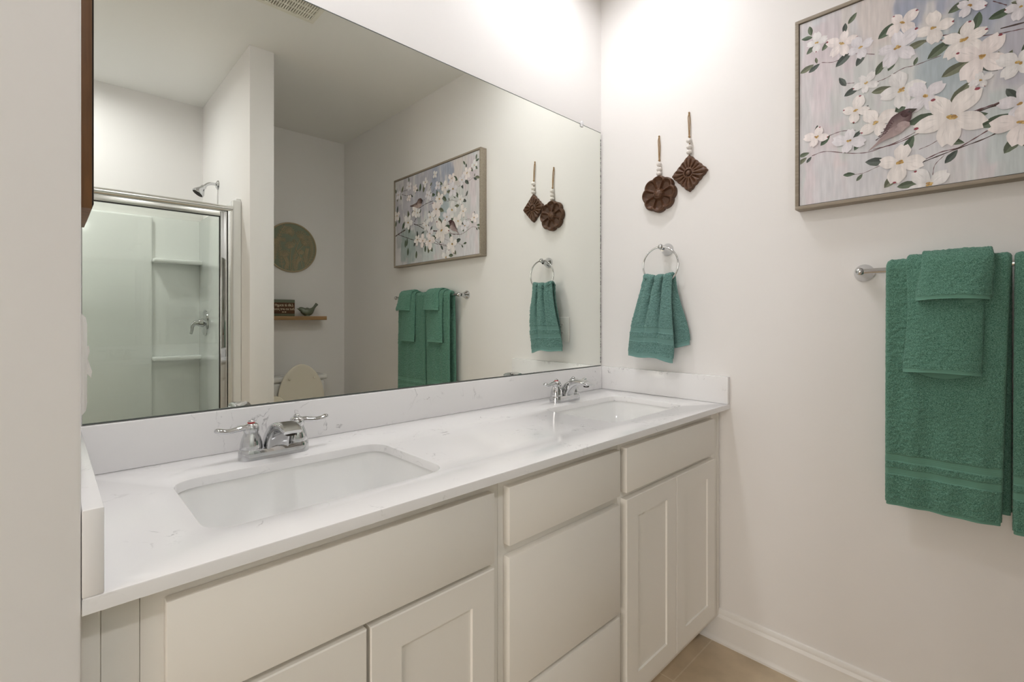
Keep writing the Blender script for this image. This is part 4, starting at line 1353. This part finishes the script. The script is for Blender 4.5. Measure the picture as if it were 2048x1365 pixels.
vv = thing('shower_valve', 'round chrome shower valve with lever inside the shower', 'shower valve', (-1.06, -2.46, 1.196))
VX = -1.0825
bm = BM(); lathe(bm, [(0, 0.0005), (0.088, 0.0005), (0.086, 0.005), (0.074, 0.010), (0.030, 0.016), (0.026, 0.034), (0.022, 0.042), (0, 0.042)], TO_NX((VX, -2.46, 1.196)), 40); obj('escutcheon', bm, M_chrome, vv, angle=40)
bm = BM()
pts = spline([(VX - 0.040, -2.46, 1.196), (VX - 0.060, -2.46, 1.194), (VX - 0.075, -2.459, 1.176), (VX - 0.078, -2.458, 1.148), (VX - 0.084, -2.457, 1.122)], 18)
tube(bm, pts, list(spline([(0.020,), (0.0165,), (0.0125,), (0.0095,), (0.0085,)], 18)[:, 0]), 16)
obj('lever', bm, M_chrome, vv, angle=60)

# ------------------------------------------------------------------ ceiling vent
vt = thing('exhaust_vent', 'square slotted exhaust vent on the ceiling, seen at the top of the mirror', 'vent', (-1.015, -1.005, H - 0.02))
vx0, vx1, vy0, vy1 = -1.153, -0.877, -1.145, -0.865
bm = BM()
for ins0, ins1, z0, z1 in ((0.0, 0.026, H - 0.016, H - 0.0005),):
    t = bmesh.new()
    def rg(ins, z):
        return [Vector((x, y, z)) for x, y in ((vx0 + ins, vy0 + ins), (vx1 - ins, vy0 + ins), (vx1 - ins, vy1 - ins), (vx0 + ins, vy1 - ins))]
    R_ = [[t.verts.new(p) for p in q] for q in (rg(0, H - 0.0005), rg(0, H - 0.005), rg(0.006, H - 0.016), rg(0.026, H - 0.016), rg(0.026, H - 0.0005))]
    for a, b in zip(R_, R_[1:] + R_[:1]):
        for i in range(4):
            t.faces.new([a[i], a[(i + 1) % 4], b[(i + 1) % 4], b[i]])
    merge(bm, t)
obj('vent_frame', bm, M_vent, vt, angle=20)
bm = BM(); box(bm, vx0 + 0.027, vx1 - 0.027, vy0 + 0.027, vy1 - 0.027, H - 0.004, H - 0.001); obj('vent_shade_sheet', bm, M_dark, vt, smooth=False, label='dark sheet standing for the shade behind the slots')  # dark colour stands in for the shade inside the vent
bm = BM()
gx0, gx1, gy0, gy1 = vx0 + 0.0265, vx1 - 0.0265, vy0 + 0.0265, vy1 - 0.0265
ns, rows_ = 20, 5
px_ = (gx1 - gx0) / ns
for i in range(ns + 1):
    x = gx0 + i * px_
    box(bm, max(gx0, x - 0.0032), min(gx1, x + 0.0032), gy0, gy1, H - 0.0145, H - 0.006)
py_ = (gy1 - gy0) / rows_
for j in range(rows_ + 1):
    y = gy0 + j * py_
    box(bm, gx0, gx1, max(gy0, y - 0.004), min(gy1, y + 0.004), H - 0.0143, H - 0.0062)
obj('grille', bm, M_vent, vt, smooth=False)

# ------------------------------------------------------------------ toilet alcove
TX = -0.448
tl = thing('toilet', 'cream-white toilet with its lid raised, below the wooden shelf', 'toilet', (TX, -2.35, 0))
bm = BM(); box(bm, TX - 0.205, TX + 0.205, -2.685, -2.505, 0.36, 0.742, 0.025, 4); obj('tank', bm, M_porc, tl)
bm = BM(); box(bm, TX - 0.218, TX + 0.218, -2.690, -2.495, 0.7425, 0.781, 0.012, 3); obj('tank_lid', bm, M_porc, tl)
bm = BM()
box(bm, TX + 0.10, TX + 0.165, -2.492, -2.482, 0.70, 0.714, 0.003); lathe(bm, [(0, 0), (0.012, 0), (0.012, 0.014), (0, 0.014)], TO_PY((TX + 0.155, -2.504, 0.707)), 16)
obj('flush_lever', bm, M_chrome, tl)
def egg(a, hw, lf, lb):
    """rounded seat outline; front toward +y"""
    s_, c_ = math.sin(a), math.cos(a)
    return hw * math.copysign(abs(c_) ** 0.9, c_), (lf if s_ > 0 else lb) * math.copysign(abs(s_) ** 0.95, s_)
bm = BM()
rings = []
for z, hw, lf, lb, cy in ((0.0, 0.105, 0.20, 0.19, -2.36), (0.03, 0.105, 0.20, 0.19, -2.36), (0.12, 0.095, 0.16, 0.17, -2.36), (0.22, 0.125, 0.20, 0.20, -2.31), (0.33, 0.170, 0.245, 0.24, -2.27), (0.395, 0.180, 0.255, 0.25, -2.26), (0.402, 0.176, 0.25, 0.245, -2.26)):
    rings.append([Vector((TX + egg(2 * PI * k / 40, hw, lf, lb)[0], cy + egg(2 * PI * k / 40, hw, lf, lb)[1], z)) for k in range(40)])
for hw, lf, lb, z in ((0.13, 0.195, 0.17, 0.398), (0.11, 0.16, 0.14, 0.33), (0.06, 0.07, 0.06, 0.25)):
    rings.append([Vector((TX + egg(2 * PI * k / 40, hw, lf, lb)[0], -2.25 + egg(2 * PI * k / 40, hw, lf, lb)[1], z)) for k in range(40)])
loft(bm, rings)
obj('bowl', bm, M_porc, tl, angle=50)
bm = BM(); box(bm, TX - 0.11, TX + 0.11, -2.505, -2.42, 0.18, 0.359, 0.02, 3); obj('bowl_shelf', bm, M_porc, tl)
bm = BM()
o1 = [egg(2 * PI * k / 48, 0.182, 0.255, 0.20) for k in range(48)]; i1 = [egg(2 * PI * k / 48, 0.115, 0.175, 0.13) for k in range(48)]
R4 = []
for src, z in ((o1, 0.404), (o1, 0.418), (i1, 0.420), (i1, 0.404)):
    R4.append([bm.verts.new((TX + p, -2.25 + q, z)) for p, q in src])
for a, b in zip(R4, R4[1:] + R4[:1]):
    for i in range(48):
        bm.faces.new([a[i], a[(i + 1) % 48], b[(i + 1) % 48], b[i]])
obj('seat', bm, M_seat, tl, angle=40)
# raised lid, leaning back against the tank lid
bm = BM()
tilt = math.radians(4)
def lidp(u, v, d):
    return Vector((TX + u, -2.466 - v * math.sin(tilt) * 0.5 + d, 0.425 + v))
rings = []
for d, k in ((0.0, 0.97), (0.002, 1.0), (0.014, 1.0), (0.018, 0.96), (0.016, 0.86)):
    rg_ = []
    for i in range(56):
        a = 2 * PI * i / 56
        c_, s_ = math.cos(a), math.sin(a)
        hw = 0.173
        u = hw * k * math.copysign(abs(c_) ** (1.12 if s_ > 0 else 0.86), c_)
        v = 0.165 + (0.285 if s_ > 0 else 0.165) * k * math.copysign(abs(s_) ** 0.90, s_)
        rg_.append(lidp(u, v, d))
    rings.append(rg_)
loft(bm, rings)
ld = obj('lid', bm, M_seat, tl, angle=50, label='cream seat lid standing open')
for s in (-1, 1):
    bm = BM(); lathe(bm, [(0, 0), (0.0085, 0), (0.0085, 0.004), (0.006, 0.007), (0, 0.0075)], TO_PY((TX + s * 0.092, -2.452, 0.770)), 16)
    obj('bumper', bm, M_seat, ld)

tp = thing('toilet_paper_holder', 'roll of cream toilet paper on a holder fixed to the partition', 'toilet paper holder', (-0.924, -1.92, 0.665))
bm = BM()
for y in (-1.845, -1.995):
    lathe(bm, [(0, 0.0005), (0.022, 0.0005), (0.020, 0.008), (0.011, 0.016), (0.009, 0.100), (0, 0.100)], TO_PX((-0.924, y, 0.683)), 20)
tube(bm, [(-0.830, -1.845, 0.683), (-0.830, -1.995, 0.683)], 0.006, 12)
obj('bracket', bm, M_chrome, tp)
bm = BM()
m_ = TO_NY((-0.830, -1.866, 0.683))
lathe(bm, [(0.020, 0), (0.056, 0), (0.058, 0.003), (0.058, 0.105), (0.056, 0.108), (0.020, 0.108), (0.020, 0.0)], m_, 40)
obj('paper_roll', bm, M_paper, tp, angle=40)

# round botanical plaque
PCX, PCZ, PR, PYW = -0.443, 1.794, 0.199, -D
pq = thing('round_plaque', 'round sage green wall plaque with raised golden wildflowers, above the shelf', 'wall decoration', (PCX, PYW, PCZ - PR))
bm = BM(); lathe(bm, [(0, 0.0005), (PR - 0.004, 0.0005), (PR - 0.004, 0.010), (0, 0.010)], TO_PY((PCX, PYW, PCZ)), 72); obj('disc', bm, M_discg, pq)
bm = BM()
tube(bm, [(PCX + (PR - 0.0055) * math.cos(2 * PI * k / 90), PYW + 0.010, PCZ + (PR - 0.0055) * math.sin(2 * PI * k / 90)) for k in range(90)], 0.0065, 10, closed=True)
obj('rim', bm, M_gold, pq, angle=180)
bm = BM()
rq = random.Random(3)
def q3(u, v):
    return (PCX + u, PYW + 0.0112, PCZ + v)
def line(pts, wd=0.0028):
    pts = [p for p in pts if p[0] ** 2 + p[1] ** 2 < (PR - 0.008) ** 2]
    if len(pts) > 1:
        tube(bm, [q3(*p) for p in pts], wd * 1.0, 6)
def loop(u, v, a, L, W):
    pts = []
    for k in range(13):
        t = k / 12 * 2
        x = L * (t if t < 1 else 2 - t); y = W * math.sin(PI * min(t, 2 - t)) * (1 if t < 1 else -1)
        pts.append((u + x * math.cos(a) - y * math.sin(a), v + x * math.sin(a) + y * math.cos(a)))
    line(pts, 0.0022)
def fern(pts, L=0.022):
    P_ = spline(pts, 16)
    line([tuple(p) for p in P_])
    for i in range(1, 15):
        d = P_[i + 1] - P_[i]; a = math.atan2(d[1], d[0])
        for s in (1, -1):
            loop(P_[i][0], P_[i][1], a + s * 0.85, L, 0.005)
def bloom(u, v, a, s):
    for k in range(7):
        b = a - 1.1 + 2.2 * k / 6
        loop(u, v, b, s * (0.85 + 0.15 * math.cos(b - a)), s * 0.13)
    loop(u, v, a + 1.5, s * 0.5, s * 0.12); loop(u, v, a - 1.5, s * 0.5, s * 0.12)
fern([(-0.07, -0.17), (-0.085, -0.05), (-0.10, 0.06), (-0.05, 0.175)])
fern([(-0.13, -0.12), (-0.12, -0.02), (-0.11, 0.05), (-0.045, 0.055)], 0.018)
fern([(0.10, -0.16), (0.155, -0.06), (0.16, 0.03), (0.135, 0.11)])
fern([(0.03, -0.185), (0.04, -0.12), (0.065, -0.08)], 0.017)
fern([(0.11, -0.12), (0.115, -0.05), (0.125, 0.0)], 0.017)
fern([(-0.05, -0.18), (-0.03, -0.13), (-0.05, -0.08)], 0.017)
fern([(-0.15, -0.10), (-0.165, -0.02), (-0.16, 0.06)], 0.016)
for st in ([(0.005, -0.19), (0.02, -0.07), (0.045, 0.02), (0.07, 0.085)], [(-0.005, -0.19), (-0.01, -0.09), (-0.005, 0.0)], [(0.09, -0.17), (0.06, -0.06), (0.03, 0.0)], [(0.02, -0.19), (0.03, -0.06), (0.095, 0.03)], [(-0.02, -0.19), (-0.045, -0.07)], [(0.12, -0.15), (0.09, -0.05)]):
    line([tuple(p) for p in spline(st, 14)], 0.0032)
bloom(0.07, 0.085, 1.2, 0.060); bloom(0.095, 0.035, 1.0, 0.050); bloom(-0.005, 0.0, 1.9, 0.050); bloom(-0.045, -0.07, 1.8, 0.048); bloom(-0.02, 0.12, 2.3, 0.050); bloom(-0.02, 0.12, 0.2, 0.045); bloom(0.07, -0.045, 1.5, 0.035); bloom(-0.14, 0.02, 1.6, 0.04)
for u, v, a in ((0.02, 0.02, 1.7), (0.045, 0.03, 2.2), (0.01, -0.08, 0.7), (-0.03, -0.10, 2.5), (0.075, -0.10, 2.3), (0.10, -0.11, 1.9), (0.0, -0.12, 0.6)):
    loop(u, v, a, 0.045, 0.010)
obj('wildflower_relief', bm, M_gold, pq)

# shelf, sign, bird
bm = BM(); box(bm, -0.69, -0.205, -D + 0.0005, -2.572, 1.213, 1.2435, 0.002)
tag(obj('wall_shelf', bm, M_shelfw), 'short wooden wall shelf above the toilet', 'shelf')
sg = thing('wooden_sign', 'small green wooden block sign with brown lettered panel, on the shelf', 'sign', (-0.525, -2.632, 1.2437))
bm = BM(); box(bm, -0.608, -0.442, -2.650, -2.618, 1.2439, 1.3725, 0.002); obj('block', bm, M_signg, sg)
bm = BM(); box(bm, -0.608, -0.444, -2.6178, -2.6145, 1.2635, 1.3490, 0.0006); obj('lettered_panel', bm, M_signw, sg)
def text(body, x, z, size, y, parent, rot):
    cu = bpy.data.curves.new('lettering', 'FONT')
    cu.body = body; cu.size = size; cu.extrude = 0.0003; cu.align_x = 'CENTER'; cu.shear = 0.35; cu.space_character = 0.92
    tmp = bpy.data.objects.new('tmp', cu); COL.objects.link(tmp)
    bpy.context.view_layer.update()
    me = bpy.data.meshes.new_from_object(tmp.evaluated_get(bpy.context.evaluated_depsgraph_get()))
    bpy.data.objects.remove(tmp)
    M4 = Matrix.Translation((x, y, z)) @ Matrix.Rotation(PI, 4, 'Z') @ Matrix.Rotation(PI / 2, 4, 'X')
    me.transform(M4)
    return finish('lettering', me, M_cream, parent, None, False)
text('Life is tough', -0.522, 1.3200, 0.031, -2.6140, sg, 0)
text('but so are you', -0.520, 1.2910, 0.028, -2.6140, sg, 0)
bm = BM()
for s in (-1, 1):
    sphere(bm, (-0.524 + s * 0.009, -2.6142, 1.2755), 0.0062, seg=10, sc=(1.3, 0.1, 0.55))
obj('leaf_mark', bm, M_cream, sg, label='small cream leaf ornament')

bd2 = thing('bird_figurine', 'glossy dark green ceramic bird with raised tail, on the shelf', 'figurine', (-0.345, -2.625, 1.2437))
bm = BM()
k_ = 1.0
bp_ = [(-0.424, 1.3045, 0.0015), (-0.414, 1.301, 0.0055), (-0.400, 1.3000, 0.0165), (-0.386, 1.2960, 0.0205), (-0.368, 1.2840, 0.0290), (-0.345, 1.2790, 0.0345), (-0.322, 1.2830, 0.0300), (-0.304, 1.2960, 0.0185), (-0.290, 1.3130, 0.0110), (-0.275, 1.3330, 0.0115), (-0.266, 1.3440, 0.0130)]
sp_ = spline([(a, b, c) for a, b, c in bp_], 50)
tube(bm, [(p[0], -2.625, p[1]) for p in sp_], [max(0.001, p[2]) for p in sp_], 24, flat=0.9, up=(0, 1, 0))
body = obj('body', bm, M_birdg, bd2, angle=180)
bm = BM()
lathe(bm, [(0, 0), (0.020, 0), (0.019, 0.008), (0, 0.012)], TR((-0.345, -2.625, 1.2439)), 24)
obj('foot_ring', bm, M_birdg, bd2)

# ------------------------------------------------------------------ recessed ceiling lights
CAN = 0.008           # depth of the lens inside its can
def downlight(x, y, label, m=None):
    r = thing('recessed_light', label, 'ceiling light', (x, y, H - 0.012))
    bm = BM()
    lathe(bm, [(0.0735, H + CAN), (0.0735, H - 0.0005), (0.090, H - 0.0005), (0.089, H - 0.004), (0.076, H - 0.007), (0.070, H - 0.004), (0.0715, H + CAN), (0.0735, H + CAN)], TR((x, y, 0)), 40)
    obj('trim_ring', bm, M_plast, r)
    bm = BM()
    lathe(bm, [(0, H + CAN - 0.004), (0.0708, H + CAN - 0.004), (0.0708, H + CAN - 0.001), (0, H + CAN - 0.001)], TR((x, y, 0)), 40)
    obj('lens', bm, m or M_lamp, r, label='lit frosted lens')
downlight(*LIGHTS[0], 'lit recessed ceiling light over the sink by the right wall')
downlight(*LIGHTS[1], 'lit recessed ceiling light over the nearer sink')
downlight(*LIGHTS[2], 'lit recessed ceiling light inside the shower', M_lamp2)
